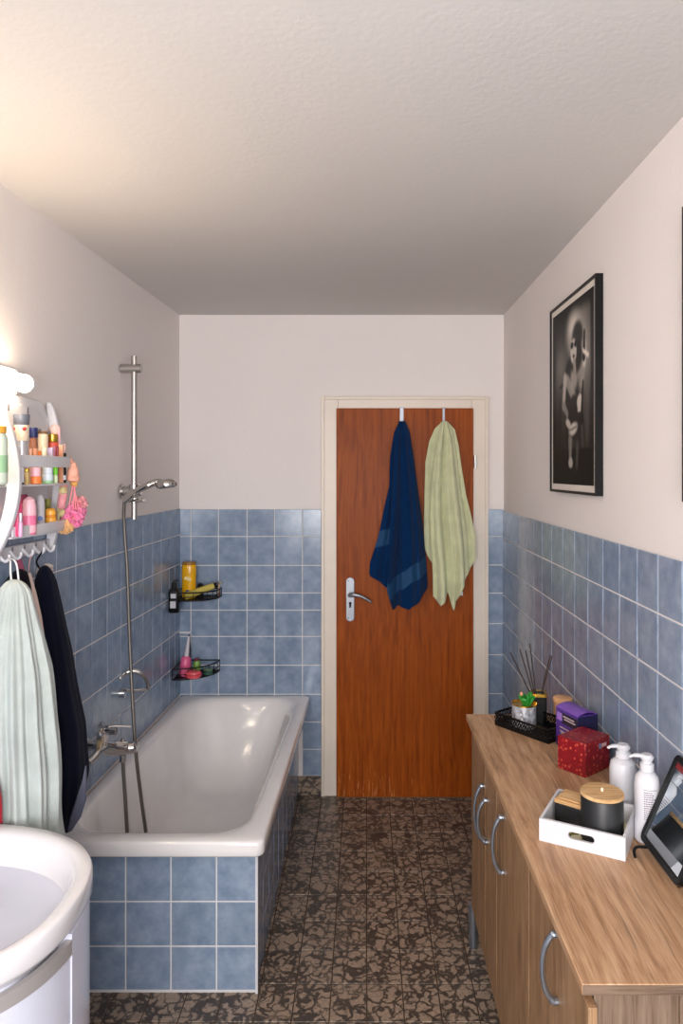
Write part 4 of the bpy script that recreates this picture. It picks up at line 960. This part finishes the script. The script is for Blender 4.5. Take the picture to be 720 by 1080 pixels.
l_ = link('strap', bm, P('strap_rose', 200, 140, 130), C.objects['blush_top']); l_.data.transform(Matrix.Translation(-Vector(C.objects['blush_top'].location)))
# red towel at the left edge
bm = BM(); bundle(bm, [S(-24, -8, 800, 1.83, .02), S(-26, 1, 840, 1.81, .012), S(-26, 3, 869, 1.81, .012)], 4, .1, 2.0, n=40, m=30)
o = link('hand_towel', bm, towel_mat('red_terry', srgb(150, 20, 36)), None, loc=(-.98, 1.83, .9), ang=180); tag(o, 'red towel just showing at the left edge above the basin', 'towel')

# ---------------------------------------------------------------- sideboard on the right wall
sb = thing('sideboard', (.55, 2.0, 0), 'long oak-look sideboard with grey handles standing along the right wall', 'sideboard')
YA, YZ = 1.236, 2.612
xf = lambda d: .362 + (2.612-d)*.006
bm = BM()
rings(bm, [[(xf(YA), YA, z), (wall_xr(YA)-.008, YA, z), (wall_xr(YZ)-.008, YZ, z), (xf(YZ), YZ, z)] for z in (.831, .85)])
link('worktop', bm, M_top, sb, world=True, bevel=.0015)
bm = BM(); box(bm, (xf(YA)+.001, YA-.0012, .832), (wall_xr(YA)-.009, YA-.0002, .8485)); link('edge_shade_band', bm, M_edge_shade, sb, world=True)  # thin sheet added over the worktop end to paint it in shade
bm = BM(); box(bm, (.398, YA+.022, .155), (.742, YZ-.05, .830)); link('carcass', bm, M_side_shade, sb, world=True, bevel=.001)
bm = BM(); box(bm, (.545, YA+.016, .155), (.742, YA+.0215, .830)); link('back_strip', bm, M_side_shade, sb, world=True)
bm = BM(); box(bm, (.385, 1.60, .814), (.3975, 2.50, .829)); link('under_top_strip', bm, P('dark_strip', 70, 74, 84), sb, world=True)  # dark blue-grey strip below the worktop, above the doors
doors = [(2.74-.135, 2.312, 'A'), (2.306, 2.113, 'B'), (2.107, 1.693, 'C'), (1.687, 1.237, 'D')]
dm = {}
for i, (b_, a_, k) in enumerate(doors):
    bm = BM(); box(bm, (.3815, a_, .156), (.397, b_, .808)); dm[k] = link('door', bm, M_front, sb, world=True, bevel=.0012)
def pull(k, d, ytop, ybot, foot):
    s_ = F/d; zt_ = EYE-(ytop-VY)/s_; zb_ = EYE-(ybot-VY)/s_; X_ = .3812
    bm = BM(); tube(bm, spline([(X_, d, zt_), (X_-.012, d, zt_-.003), (X_-.026, d, zt_-(zt_-zb_)*.22), (X_-.031, d, (zt_+zb_)/2), (X_-.026, d, zb_+(zt_-zb_)*.22), (X_-.012, d, zb_+.003), (X_, d, zb_)], 6),
         [.0075]*6+[.006]*6+[.005]*12+[.006]*6+[.0075]*7, 10, flat=1.0)
    o = link('handle', bm, M_handle, dm[k]); o.data.transform(Matrix.Translation(-Vector(sb.location)))
pull('A', 2.335, 829, 884, 0); pull('B', 2.265, 844, 888, 0); pull('C', 2.0, 862, 920, 0); pull('D', 1.435, 985, 1056, 0)
for x_, y_ in ((.405, YZ-.018), (.405, 1.34), (.70, YZ-.08), (.70, 1.34), (.405, 1.98)):
    bm = BM(); cyl(bm, (x_ - (.015 if y_ > 2.5 else 0), y_+(.03 if y_ > 2.5 else 0), 0), (x_- (.015 if y_ > 2.5 else 0), y_+(.03 if y_ > 2.5 else 0), .1545), .016, 20, r1=.02); link('leg', bm, M_handle, sb, world=True)

ZT = .8503
# lattice tray
A_ = Vector((.447, 2.50)); B_ = Vector((.594, 2.314)); u_ = (B_-A_).normalized()
rzt = math.atan2(u_.y, u_.x)
tr = thing('lattice_tray', (A_.x, A_.y, ZT), 'black pierced metal tray at the far end of the sideboard', 'tray', rz=rzt)
TL, TWd, TH = .226, .135, .046
bm = BM(); box(bm, (0, 0, 0), (TL, TWd, .003)); link('base', bm, M_blackm, tr)
def lattice(bm, p0, p1, h):
    p0 = Vector(p0); p1 = Vector(p1); L_ = (p1-p0).length; dr = (p1-p0)/L_; n_ = max(4, round(L_/.021)); st = L_/n_
    nv_ = Vector((-dr.y, dr.x, 0))*.0012
    def bar(a, b, t_):
        ax2 = (b-a).normalized(); si = ax2.cross(Vector((-dr.y, dr.x, 0))).normalized()*t_
        rings(bm, [[a+si+nv_, a-si+nv_, a-si-nv_, a+si-nv_], [b+si+nv_, b-si+nv_, b-si-nv_, b+si-nv_]])
    z0_, z1_ = .014, h-.004
    for i in range(n_):
        for f0, f1 in ((0, 1), (1, 0)):
            bar(p0+dr*st*(i+f0)+Vector((0, 0, z0_)), p0+dr*st*(i+f1)+Vector((0, 0, z1_)), .0016)
        c_ = p0+dr*st*(i+.5)
    for z_, t_ in ((h-.0035, .0035), (.008, .008)): bar(p0+Vector((0, 0, z_)), p1+Vector((0, 0, z_)), t_)
    zm = (z0_+z1_)/2
    for i in range(n_+1):
        c_ = p0+dr*st*i+Vector((0, 0, zm)); bar(c_-Vector((0,0,.004)), c_+Vector((0,0,.004)), .002)
for a, b in (((0, 0, 0), (TL, 0, 0)), ((TL, 0, 0), (TL, TWd, 0)), ((TL, TWd, 0), (0, TWd, 0)), ((0, TWd, 0), (0, 0, 0))):
    bm = BM(); lattice(bm, a, b, TH); link('side', bm, M_blackm, tr)
# plant pot
q = px(552.5, 765, 2.475); cpx = (q.x, 2.475)
t = thing('potted_succulent', (cpx[0], cpx[1], ZT+.0033), 'small green succulent in a silver mosaic glass pot on the black tray', 'plant')
r = .041
m, nt, p = newmat('silver_mosaic'); tc = nt.nodes.new('ShaderNodeTexCoord'); vo = nt.nodes.new('ShaderNodeTexVoronoi'); vo.inputs['Scale'].default_value = 110; nt.links.new(tc.outputs['Object'], vo.inputs['Vector'])
rr_ = nt.nodes.new('ShaderNodeValToRGB'); rr_.color_ramp.elements[0].color = srgb(120, 122, 130); rr_.color_ramp.elements[1].color = srgb(240, 240, 246); nt.links.new(vo.outputs['Color'], rr_.inputs['Fac']); nt.links.new(rr_.outputs['Color'], p.inputs['Base Color'])
p.inputs['Metallic'].default_value = .35; p.inputs['Roughness'].default_value = .3; M_mos = m
bm = BM(); lathe(bm, [(r*.93, 0), (r*.97, .003), (r, .02), (r, .076)], n=36); link('pot', bm, M_mos, t)
bm = BM(); lathe(bm, [(r*1.0, .0762), (r*1.03, .0765), (r*1.03, .081), (r*.96, .081), (r*.95, .074)], n=36); link('gold_rim', bm, M_gold, t)
bm = BM(); lathe(bm, [(.001, .0725), (r*.94, .073), (r*.94, .075), (.001, .0755)], n=30); link('soil', bm, mat('soil', srgb(200, 186, 150), 1, bump=.9, bscale=150, var=.4, vscale=120), t)
rnd = random.Random(2)
M_leaf = P('leaf_bright', 40, 138, 48, .4)
for k in range(9):
    a = k*2.4; rr2 = .010+.018*(k/9); ht = .048*(1-.4*k/9); base = Vector((.004+.008*math.cos(a), -.012+.008*math.sin(a), .075)); tip = base + Vector((rr2*math.cos(a), rr2*math.sin(a), ht))
    bm = BM(); tube(bm, spline([base, base.lerp(tip, .5)+Vector((0, 0, .004)), tip], 4), [.004]+[.009]*2+[.012]*3+[.010]*2+[.0015], 10, flat=.5); link('leaf', bm, M_leaf, t)
bm = BM(); ball(bm, (-.014, -.022, .118), .006, .004, .007); link('bud', bm, P('bud_salmon', 214, 140, 110), t)
# diffuser: black holder with reeds
q = px(569, 765, 2.50)
t = thing('reed_diffuser', (q.x+.004, 2.532, ZT+.0033), 'black reed diffuser with gold rim and dark reeds beside the succulent', 'reed diffuser', rz=R(-10))
bm = BM(); rings(bm, [rrect(-.026, .026, -.026, .026, -.026, .026, .004, z_) for z_ in (0, .100)]); link('holder', bm, M_black, t, bevel=.001)
bm = BM(); rings(bm, [rrect(-a_, a_, -a_, a_, -a_, a_, .004, z_) for a_, z_ in ((.0262, .0895), (.027, .090), (.027, .1005), (.018, .1005), (.018, .098))]); link('gold_rim', bm, M_gold, t)
bpt = px(562, 733, 2.515)
for (x_, y_) in ((538, 688), (548, 685), (554, 686), (558.5, 679), (580, 691), (582, 692)):
    tip = px(x_, y_, 2.515 + random.uniform(-.01, .02)); b0 = Vector(t.location) + Vector((-.006+ (x_-560)*.0003, 0, .06))
    bm = BM(); tube(bm, [b0, tip], .0021, 8); link('reed', bm, P('reed_dark', 52, 38, 34, .8), t, world=True)
# round box behind + purple box
q = px(594, 739, 2.49)
t = thing('round_tin', (q.x+.0, 2.50, ZT), 'peach-lidded round tin mostly hidden behind the purple box', 'tin')
bm = BM(); lathe(bm, [(.030, 0), (.031, .002), (.031, .082)], n=28); link('body', bm, P('tin_tan', 196, 150, 110, .4), t)
bm = BM(); lathe(bm, [(.0315, .0825), (.033, .084), (.033, .094), (.030, .096)], n=28); link('lid', bm, P('peach_lid', 226, 172, 124, .4), t)
def poly_box(name, pts, h, loc, label, cat, m, parts=None, bevel=.0015):
    t = thing(name, loc, label, cat)
    bm = BM(); rings(bm, [[(x-loc[0], y-loc[1], z) for x, y in pts] for z in (0, h)]); b = link('body', bm, m, t, bevel=bevel)
    return t
L1 = Vector((.612, 2.325)); M1 = Vector((.652, 2.222)); dv = (M1-L1).normalized(); pv = Vector((-dv.y, dv.x)); ln = (M1-L1).length
R1 = M1 + pv*.075; B1 = L1 + pv*.075
t = poly_box('purple_box', [L1, M1, R1, B1], .122, (L1.x+.05, L1.y-.04, ZT), 'purple cardboard box standing against the tiled wall behind the red box', 'box', P('purple_card', 78, 48, 132, .35))
O1 = Vector(t.location)
def on_face(a, b, s0, s1, z0, z1, n_out, h=.0006):
    a = Vector((a.x, a.y)); b = Vector((b.x, b.y)); n = Vector((n_out.x, n_out.y)).normalized()
    p = lambda s, z, o: Vector((a.x+(b.x-a.x)*s+n.x*o, a.y+(b.y-a.y)*s+n.y*o, ZT+z))
    bm = BM(); rings(bm, [[p(s0, z0, .0002), p(s1, z0, .0002), p(s1, z1, .0002), p(s0, z1, .0002)], [p(s0, z0, h), p(s1, z0, h), p(s1, z1, h), p(s0, z1, h)]]); return bm
link('dark_side', on_face(M1, R1, .0, 1, .002, .120, dv), P('dark_navy_card', 30, 28, 62, .3), t, world=True)
link('dark_panel', on_face(L1, M1, .28, 1.0, .078, .112, -pv), P('card_black', 34, 28, 48, .3), t, world=True)
link('dark_panel', on_face(L1, M1, .05, .95, .0, .03, -pv), P('card_black2', 34, 28, 48, .3), t, world=True)
link('lilac_oval', on_face(L1, M1, .06, .30, .084, .108, -pv, .0010), P('card_lilac', 150, 110, 190, .3), t, world=True)
bm = BM()
for z_, s0, s1 in ((.100, .36, .85), (.092, .40, .9), (.062, .2, .7), (.050, .2, .8), (.045, .25, .6)):
    b2 = on_face(L1, M1, s0, s1, z_, z_+.0035, -pv, .0016); me_ = bpy.data.meshes.new('x'); b2.to_mesh(me_); bm.from_mesh(me_); b2.free()
link('print_lines', bm, P('print_pale', 190, 170, 170), t, world=True)
bm = BM(); cN = []
for k in range(7):
    s = k/6; base0 = L1.lerp(M1, 0); o_ = pv*.075*s; zz = ZT+.1224+.010*math.sin(math.pi*s)
    cN.append([(base0.x+o_.x, base0.y+o_.y, zz), (M1.x+o_.x, M1.y+o_.y, zz), (M1.x+o_.x, M1.y+o_.y, zz-.0015-.0*s), (base0.x+o_.x, base0.y+o_.y, zz-.0015)])
rings(bm, cN); link('lid_flap', bm, P('bright_purple', 122, 78, 176, .35), t, world=True)
# red patterned box
m, nt, p = newmat('red_card'); tc = nt.nodes.new('ShaderNodeTexCoord'); vo = nt.nodes.new('ShaderNodeTexVoronoi'); vo.inputs['Scale'].default_value = 80; vo.inputs['Randomness'].default_value = .8; nt.links.new(tc.outputs['Object'], vo.inputs['Vector'])
rr_ = nt.nodes.new('ShaderNodeValToRGB'); e = rr_.color_ramp.elements; e[0].position = .20; e[0].color = srgb(198, 92, 66); e[1].position = .42; e[1].color = srgb(128, 16, 28); k_ = e.new(.3); k_.color = srgb(164, 30, 40)
nt.links.new(vo.outputs['Distance'], rr_.inputs['Fac']); nt.links.new(rr_.outputs['Color'], p.inputs['Base Color']); p.inputs['Roughness'].default_value = .35
L2 = Vector((.568, 2.138)); M2 = Vector((.628, 2.064)); dv = (M2-L2).normalized(); pv = Vector((-dv.y, dv.x)); R2 = M2+pv*.122; B2 = L2+pv*.122
t = poly_box('gift_box', [L2, M2, R2, B2], .097, (.64, 2.12, ZT), 'square red patterned gift box on the sideboard before the purple box', 'box', m)
link('white_mark', on_face(M2, R2, .55, .64, .068, .082, dv, .0008), P('mark_blue', 120, 140, 180), t, world=True)
link('white_mark', on_face(M2, R2, .67, .86, .070, .080, dv, .0008), P('mark_white', 226, 190, 190), t, world=True)
# pump bottles
def pump(loc, r, hb, ht, lb, nozzle_dir, lab=True):
    t = thing('pump_bottle', loc, lb, 'pump bottle')
    bm = BM(); lathe(bm, [(r*.86, 0), (r, .004), (r*1.0, hb*.45), (r*1.02, hb*.80), (r*.92, hb*.92), (r*.6, hb*.985), (r*.45, hb)], n=36); link('body', bm, M_white, t)
    bm = BM(); lathe(bm, [(r*.47, hb+.0003), (r*.56, hb+.001), (r*.56, hb+(ht-hb)*.42), (r*.46, hb+(ht-hb)*.48), (r*.40, hb+(ht-hb)*.5), (r*.40, ht-.014), (r*.5, ht-.012), (r*.55, ht-.006), (r*.40, ht)], n=24)
    link('collar', bm, M_white, t)
    n = Vector(nozzle_dir).normalized(); bm = BM()
    tube(bm, spline([Vector((0, 0, ht-.007)), n*.015+Vector((0, 0, ht-.005)), n*.03+Vector((0, 0, ht-.006)), n*.040+Vector((0, 0, ht-.011))], 4), [.009]*4+[.0075]*4+[.0055]*4+[.003], 12, flat=.6)
    link('nozzle', bm, M_white, t)
    if lab:
        a0 = math.atan2(-loc[1], -loc[0]); rr = r*1.025
        def patch(bm, a1, a2, z0, z1, rr, n_=10): 
            rings(bm, [[Vector((q_*math.cos(a), q_*math.sin(a), z)) for q_, z in ((rr, z0), (rr+.0005, z0), (rr+.0005, z1), (rr, z1))] for a in [a1+(a2-a1)*k/n_ for k in range(n_+1)]])
        bm = BM(); patch(bm, a0-.25, a0+.85, hb*.78, hb*.785, rr)
        rnd = random.Random(4)
        for i in range(13):
            z = hb*(.74-.031*i); st = a0-.22
            for k in range(rnd.randint(4, 6)):
                L_ = rnd.uniform(.08, .19); patch(bm, st, st+L_, z, z+hb*.010, rr, 3); st += L_+.04
                if st > a0+.72: break
        link('label_print', bm, P('label_print', 96, 60, 78, .6), t)
    return t
pump((.662, 1.858, ZT), .0330, .142, .176, 'white pump bottle, the rear of two, behind the bamboo-lidded canister', (-.9, .05, 0), False)
pump((.6695, 1.719, ZT), .0285, .166, .205, 'white pump bottle with printed label, the front of two, beside the white tray', (-.85, .25, 0))
# white tray
A3 = Vector((.412, 1.7175)); u3 = Vector((.878, -.479)); v3 = Vector((.479, .878)); rz3 = math.atan2(u3.y, u3.x)
wt = thing('wooden_tray', (A3.x, A3.y, ZT), 'white tray with oval handle cut-out on the sideboard, holding black canisters', 'tray', rz=rz3)
TLx, TLy, TLz, th = .196, .182, .053, .007
m, nt, p = newmat('leaf_print'); tc = nt.nodes.new('ShaderNodeTexCoord'); nz = nt.nodes.new('ShaderNodeTexWave'); nz.inputs['Scale'].default_value = 14; nz.inputs['Distortion'].default_value = 9; nz.inputs['Detail Scale'].default_value = 1.2; nt.links.new(tc.outputs['Object'], nz.inputs['Vector'])
rr_ = nt.nodes.new('ShaderNodeValToRGB'); e = rr_.color_ramp.elements; e[0].position = .42; e[0].color = srgb(112, 108, 48); e[1].position = .5; e[1].color = srgb(226, 218, 184); nt.links.new(nz.outputs['Fac'], rr_.inputs['Fac']); nt.links.new(rr_.outputs['Color'], p.inputs['Base Color']); M_print = m
bm = BM(); box(bm, (th, th, .002), (TLx-th, TLy-th, .006)); link('printed_base', bm, M_print, wt)
def slot_side(bm, L_, fn, slot):
    """side board with stadium hole"""
    n = 24; hw, hh, zc_ = slot
    hole = []
    for k in range(n):
        a = 2*math.pi*k/n; hole.append((L_/2 + (hw-hh)*(1 if math.cos(a) >= 0 else -1) + hh*math.cos(a), zc_+hh*math.sin(a)))
    outer = []
    for (u, v) in hole:
        du, dv_ = u-L_/2, v-zc_; s_ = min((L_/2)/abs(du) if abs(du) > 1e-6 else 1e9, ((TLz-zc_) if dv_ > 0 else zc_)/abs(dv_) if abs(dv_) > 1e-6 else 1e9); outer.append((L_/2+du*s_, zc_+dv_*s_))
    # snap four nearest points to corners
    for cu_, cv_ in ((0, 0), (L_, 0), (L_, TLz), (0, TLz)):
        i = min(range(n), key=lambda i: (outer[i][0]-cu_)**2*.05+(outer[i][1]-cv_)**2 + (0 if (outer[i][0] > L_/2) == (cu_ > L_/2) else 9)); 
        cand = [i for i in range(n) if (outer[i][0] > L_/2) == (cu_ > L_/2) and (outer[i][1] > zc_) == (cv_ > zc_)]
        i = min(cand, key=lambda i: (outer[i][0]-cu_)**2+(outer[i][1]-cv_)**2); outer[i] = (cu_, cv_)
    V = {}
    for h_ in (0, 1):
        V[h_] = ([bm.verts.new(fn(u, v, h_)) for u, v in hole], [bm.verts.new(fn(u, v, h_)) for u, v in outer])
    for i in range(n):
        j = (i+1) % n
        for h_ in (0, 1): face(bm, (V[h_][0][i], V[h_][0][j], V[h_][1][j], V[h_][1][i]))
        for w_ in (0, 1): face(bm, (V[0][w_][i], V[0][w_][j], V[1][w_][j], V[1][w_][i]))
bm = BM(); slot_side(bm, TLx, lambda u, v, h: (u, h*th, v), (.030, .0085, .030)); link('front_side', bm, M_white, wt, smooth=False)
bm = BM(); slot_side(bm, TLx, lambda u, v, h: (u, TLy-h*th, v), (.030, .0085, .030)); link('rear_side', bm, M_white, wt, smooth=False)
for x_ in (0, TLx-th): bm = BM(); box(bm, (x_, th, 0), (x_+th, TLy-th, TLz)); link('end_side', bm, M_white, wt, smooth=False)
zi = ZT+.0063
def tloc(u, v): q = A3 + u3*u + v3*v; return (q.x, q.y, zi)
t = thing('canister', tloc(.134, .072), 'tall round black canister with bamboo lid in the white tray', 'canister')
t.location = tloc(.132, .070)
bm = BM(); lathe(bm, [(.047, 0), (.049, .002), (.049, .100), (.047, .103)], n=48); link('body', bm, mat('matt_black', srgb(26, 26, 28), .45), t)
bm = BM(); lathe(bm, [(.0475, .1035), (.0505, .1045), (.0505, .110), (.049, .112)], n=48); ld = link('lid', bm, M_bamboo, t)
bm = BM(); lathe(bm, [(.003, .1122), (.003, .118), (.002, .120)], n=12); link('wick_knob', bm, P('ivory_knob', 240, 228, 190), ld)
t = thing('canister', tloc(.053, .121), 'low square black box with bamboo lid in the white tray', 'canister', rz=R(-38))
bm = BM(); box(bm, (-.034, -.034, 0), (.034, .034, .050)); link('body', bm, mat('matt_black2', srgb(26, 26, 28), .45), t, bevel=.002)
bm = BM(); box(bm, (-.035, -.035, .0503), (.035, .035, .060)); ld = link('lid', bm, M_bamboo, t, bevel=.0015)
bm = BM(); box(bm, (-.027, -.027, .0602), (.027, .027, .0625)); link('lid_panel', bm, M_bamboo, ld, bevel=.001)
# table mirror
BL = Vector((.6425, 1.686, ZT+.022)); BR = Vector((.6425, 1.47, ZT+.022)); lean = Vector((.088, 0, .198)).normalized()
tm = thing('table_mirror', (.66, 1.58, ZT), 'black framed tabletop mirror leaning back towards the tiled wall', 'mirror')
ex = (BR-BL).normalized(); Lw, Lh = .207, .216; nr = ex.cross(lean).normalized()
if nr.x > 0: nr = -nr
def mp3(u, v, o_): return BL + ex*u + lean*v + nr*o_
def rr2d(x0, y0, x1, y1, r, n=6):
    out = []
    for cx_2, cy_2, a0 in ((x1-r, y1-r, 0), (x0+r, y1-r, 90), (x0+r, y0+r, 180), (x1-r, y0+r, 270)):
        for k in range(n+1): a = R(a0+90*k/n); out.append((cx_2+r*math.cos(a), cy_2+r*math.sin(a)))
    return out
bm = BM(); o1, i1 = rr2d(0, 0, Lw, Lh, .016), rr2d(.014, .013, Lw-.014, Lh-.015, .004)
rings(bm, [[mp3(u, v, 0) for u, v in i1], [mp3(u, v, .005) for u, v in i1], [mp3(u, v, .005) for u, v in o1], [mp3(u, v, -.008) for u, v in o1]], cap0=False)
link('frame', bm, M_black, tm, world=True, bevel=.001, ang=30)
bm = BM(); rings(bm, [[mp3(u, v, -.001) for u, v in rr2d(.013, .012, Lw-.013, Lh-.014, .004)], [mp3(u, v, .0012) for u, v in rr2d(.013, .012, Lw-.013, Lh-.014, .004)]])
link('mirror_plate', bm, M_mirror, tm, world=True, smooth=False)
bm = BM(); rings(bm, [[mp3(u, v, .0015) for u, v in ((.016, Lh-.030), (Lw-.016, Lh-.030), (Lw-.016, Lh-.0165), (.016, Lh-.0165))], [mp3(u, v, .0025) for u, v in ((.016, Lh-.030), (Lw-.016, Lh-.030), (Lw-.016, Lh-.0165), (.016, Lh-.0165))]])
link('red_strip', bm, P('deep_red', 120, 26, 26, .3), tm, world=True)
bm = BM(); c0 = mp3(.045, .004, .0)
tube(bm, spline([c0+Vector((.03, 0, .03)), c0+Vector((.01, .01, -.005)), Vector((c0.x-.022, c0.y+.012, ZT+.018)), Vector((c0.x-.032, c0.y+.006, ZT+.012)), Vector((c0.x-.034, c0.y-.006, ZT+.0035))], 5), .0035, 8)
tube(bm, spline([c0+Vector((.03, 0, .03)), Vector((.69, 1.60, ZT+.01)), Vector((.705, 1.60, ZT+.004))], 4), .004, 8)
link('wire_stand', bm, M_black, tm, world=True)
bm = BM(); tube(bm, spline([mp3(.16, .01, -.004), Vector((.665, 1.53, ZT+.008)), Vector((.66, 1.52, ZT+.004))], 4), .004, 8)
link('rear_foot', bm, M_black, tm, world=True)

# ---------------------------------------------------------------- framed pictures on the right wall
def picture(y0, y1, z0, z1, label, paint, dep=.024):
    t = thing('picture_frame', (wall_xr((y0+y1)/2), (y0+y1)/2, z0), label, 'picture')
    X_ = lambda y: wall_xr(y)-.0008
    def q(y, z, o_): return (X_(y)-o_, y, z)
    fw = .009
    o_ = [(y0, z0), (y1, z0), (y1, z1), (y0, z1)]; i_ = [(y0+fw, z0+fw), (y1-fw, z0+fw), (y1-fw, z1-fw), (y0+fw, z1-fw)]
    bm = BM(); rings(bm, [[q(y, z, dep-.006) for y, z in i_], [q(y, z, dep) for y, z in i_], [q(y, z, dep) for y, z in o_], [q(y, z, 0) for y, z in o_]], cap0=False)
    link('frame', bm, M_black, t, world=True, smooth=False)
    bm = BM(); rings(bm, [[q(y, z, dep-.012) for y, z in i_], [q(y, z, dep-.006) for y, z in i_]]); link('mount', bm, P('mount_white', 226, 216, 206, .5), t, world=True, smooth=False)
    bw = .022; a0, a1, b0, b1 = y0+fw+bw, y1-fw-bw, z0+fw+bw, z1-fw-bw
    nu_, nv_ = 110, 150
    me = bpy.data.meshes.new('print'); vs = []; fs = []; cols = []
    for j in range(nv_+1):
        for i in range(nu_+1):
            u, v = i/nu_, j/nv_   # u: 0 near viewer's left (far), 1 right (near)
            y = a1 + (a0-a1)*u; z = b1 + (b0-b1)*v
            P_ = q(y, z, dep-.0045); vs.append((P_[0]-t.location.x, P_[1]-t.location.y, P_[2]-t.location.z)); cols.append(paint(u, v))
    for j in range(nv_):
        for i in range(nu_):
            a = j*(nu_+1)+i; fs.append((a, a+1, a+nu_+2, a+nu_+1))
    me.from_pydata(vs, [], fs); at = me.color_attributes.new('print', 'FLOAT_COLOR', 'POINT')
    for k, c_ in enumerate(cols):
        g = max(.0, min(1, c_*1.08-.06))**2.35; at.data[k].color = (g, g*.90, g*.80, 1)
    m, nt, p = newmat('photo_print'); an = nt.nodes.new('ShaderNodeAttribute'); an.attribute_name = 'print'; nt.links.new(an.outputs['Color'], p.inputs['Base Color']); p.inputs['Roughness'].default_value = .45; p.inputs['Specular IOR Level'].default_value = .12
    me.materials.append(m); o = bpy.data.objects.new('print', me); C.objects.link(o); o.parent = t
    return t
def el(u, v, cx, cy, rx, ry, rot=0, soft=.25):
    a = R(rot); du, dv = (u-cx), (v-cy)*1.33; x, y = du*math.cos(a)+dv*math.sin(a), -du*math.sin(a)+dv*math.cos(a)
    d = math.sqrt((x/rx)**2+(y/(ry*1.33))**2); return sm((1+soft-d)/(2*soft)) if soft else (d < 1)
def cap(u, v, x0, y0, x1, y1, r0, r1, soft=.012):
    A = Vector((x0, y0*1.33)); B = Vector((x1, y1*1.33)); Q = Vector((u, v*1.33)); t_ = max(0, min(1, (Q-A).dot(B-A)/(B-A).length_squared)); d = (Q-(A+(B-A)*t_)).length; r = r0+(r1-r0)*t_
    return sm((r+soft-d)/(2*soft))
def paint_fig(u, v):
    # backdrop: smoky grey panel, dark at the edges and floor
    g = .20 + .50*math.exp(-(((u-.78)/.30)**2+((v-.30)/.34)**2)) + .30*math.exp(-(((u-.22)/.2)**2+((v-.34)/.2)**2))
    g *= .85 + .25*noise.noise(Vector((u*3, v*4, .5))) + .06*math.sin(u*60)*(v > .5)
    if v > .80: g = .07 + .05*(math.sin(v*150+u*10) > .6)
    g *= sm(v/.10)*.6+.4
    if u < .08 or u > .93: g *= .55
    mix = lambda g, c_, k: g+(c_-g)*k
    g = mix(g, .92, .85*el(u, v, .54, .15, .15, .10, 0, .7)); g = mix(g, .62, .6*el(u, v, .49, .22, .06, .05, 0, .8))      # feathery plume
    g = mix(g, .10, cap(u, v, .22, .52, .20, .93, .015, .012)); g = mix(g, .12, cap(u, v, .74, .52, .86, .95, .012, .012))  # chair legs
    g = mix(g, .12, cap(u, v, .20, .44, .42, .42, .010, .010)); g = mix(g, .30, .7*cap(u, v, .30, .47, .30, .66, .05, .06, .03))
    g = mix(g, .16, cap(u, v, .48, .42, .52, .60, .16, .19, .03))                                # dark dress
    g = mix(g, .60, cap(u, v, .40, .42, .58, .54, .05, .045, .02)); g = mix(g, .68, .9*el(u, v, .56, .42, .09, .07, 20, .5)) # shoulder and neckline
    g = mix(g, .72, cap(u, v, .34, .40, .30, .55, .045, .035, .02)); g = mix(g, .55, cap(u, v, .30, .55, .42, .62, .035, .03, .02))
    g = mix(g, .62, cap(u, v, .74, .46, .80, .36, .035, .03, .02)); g = mix(g, .80, cap(u, v, .80, .36, .80, .27, .032, .04, .02))   # raised hand
    g = mix(g, .06, cap(u, v, .80, .20, .79, .33, .018, .03, .008)); g = mix(g, .88, cap(u, v, .76, .29, .88, .33, .018, .018))
    g = mix(g, .22, el(u, v, .64, .20, .12, .08, 0, .3)); g = mix(g, .12, el(u, v, .62, .31, .13, .08, 0, .3))         # dark curls
    g = mix(g, .78, el(u, v, .55, .27, .075, .07, 0, .2)); g = mix(g, .08, el(u, v, .515, .235, .035, .018, 0, .2)); g = mix(g, .08, el(u, v, .60, .235, .035, .018, 0, .2))
    g = mix(g, .12, el(u, v, .555, .297, .025, .010, 0, .3)); g = mix(g, .60, cap(u, v, .57, .33, .58, .38, .03, .035))
    g = mix(g, .14, cap(u, v, .56, .60, .44, .74, .12, .08, .02)); g = mix(g, .16, cap(u, v, .62, .60, .66, .78, .10, .06, .02))
    g = mix(g, .80, el(u, v, .70, .56, .07, .045, 0, .25)); g = mix(g, .78, cap(u, v, .66, .60, .74, .60, .014, .012)); g = mix(g, .06, cap(u, v, .77, .46, .74, .66, .016, .030, .008)) # hand with bottle
    g = mix(g, .75, el(u, v, .42, .66, .07, .025, 20, .4)); g = mix(g, .78, el(u, v, .54, .695, .11, .035, -10, .35)); g = mix(g, .30, cap(u, v, .46, .70, .62, .685, .004, .004))
    g = mix(g, .52, cap(u, v, .47, .76, .47, .86, .05, .032, .025)); g = mix(g, .70, el(u, v, .48, .88, .055, .030, 0, .35)); g = mix(g, .34, cap(u, v, .64, .78, .63, .90, .035, .025, .025))
    return g + .02*noise.noise(Vector((u*60, v*80, 1)))
picture(2.262, 2.815, 1.652, 2.352, 'black framed monochrome photo of a seated woman in sunglasses, on the right wall', paint_fig)
def paint_two(u, v):
    return .34 + .3*noise.noise(Vector((u*3, v*3, 7))) + .15*math.sin(v*5)
picture(1.09, 1.651, 1.66, 2.335, 'second black framed picture cut off by the right edge', paint_two)
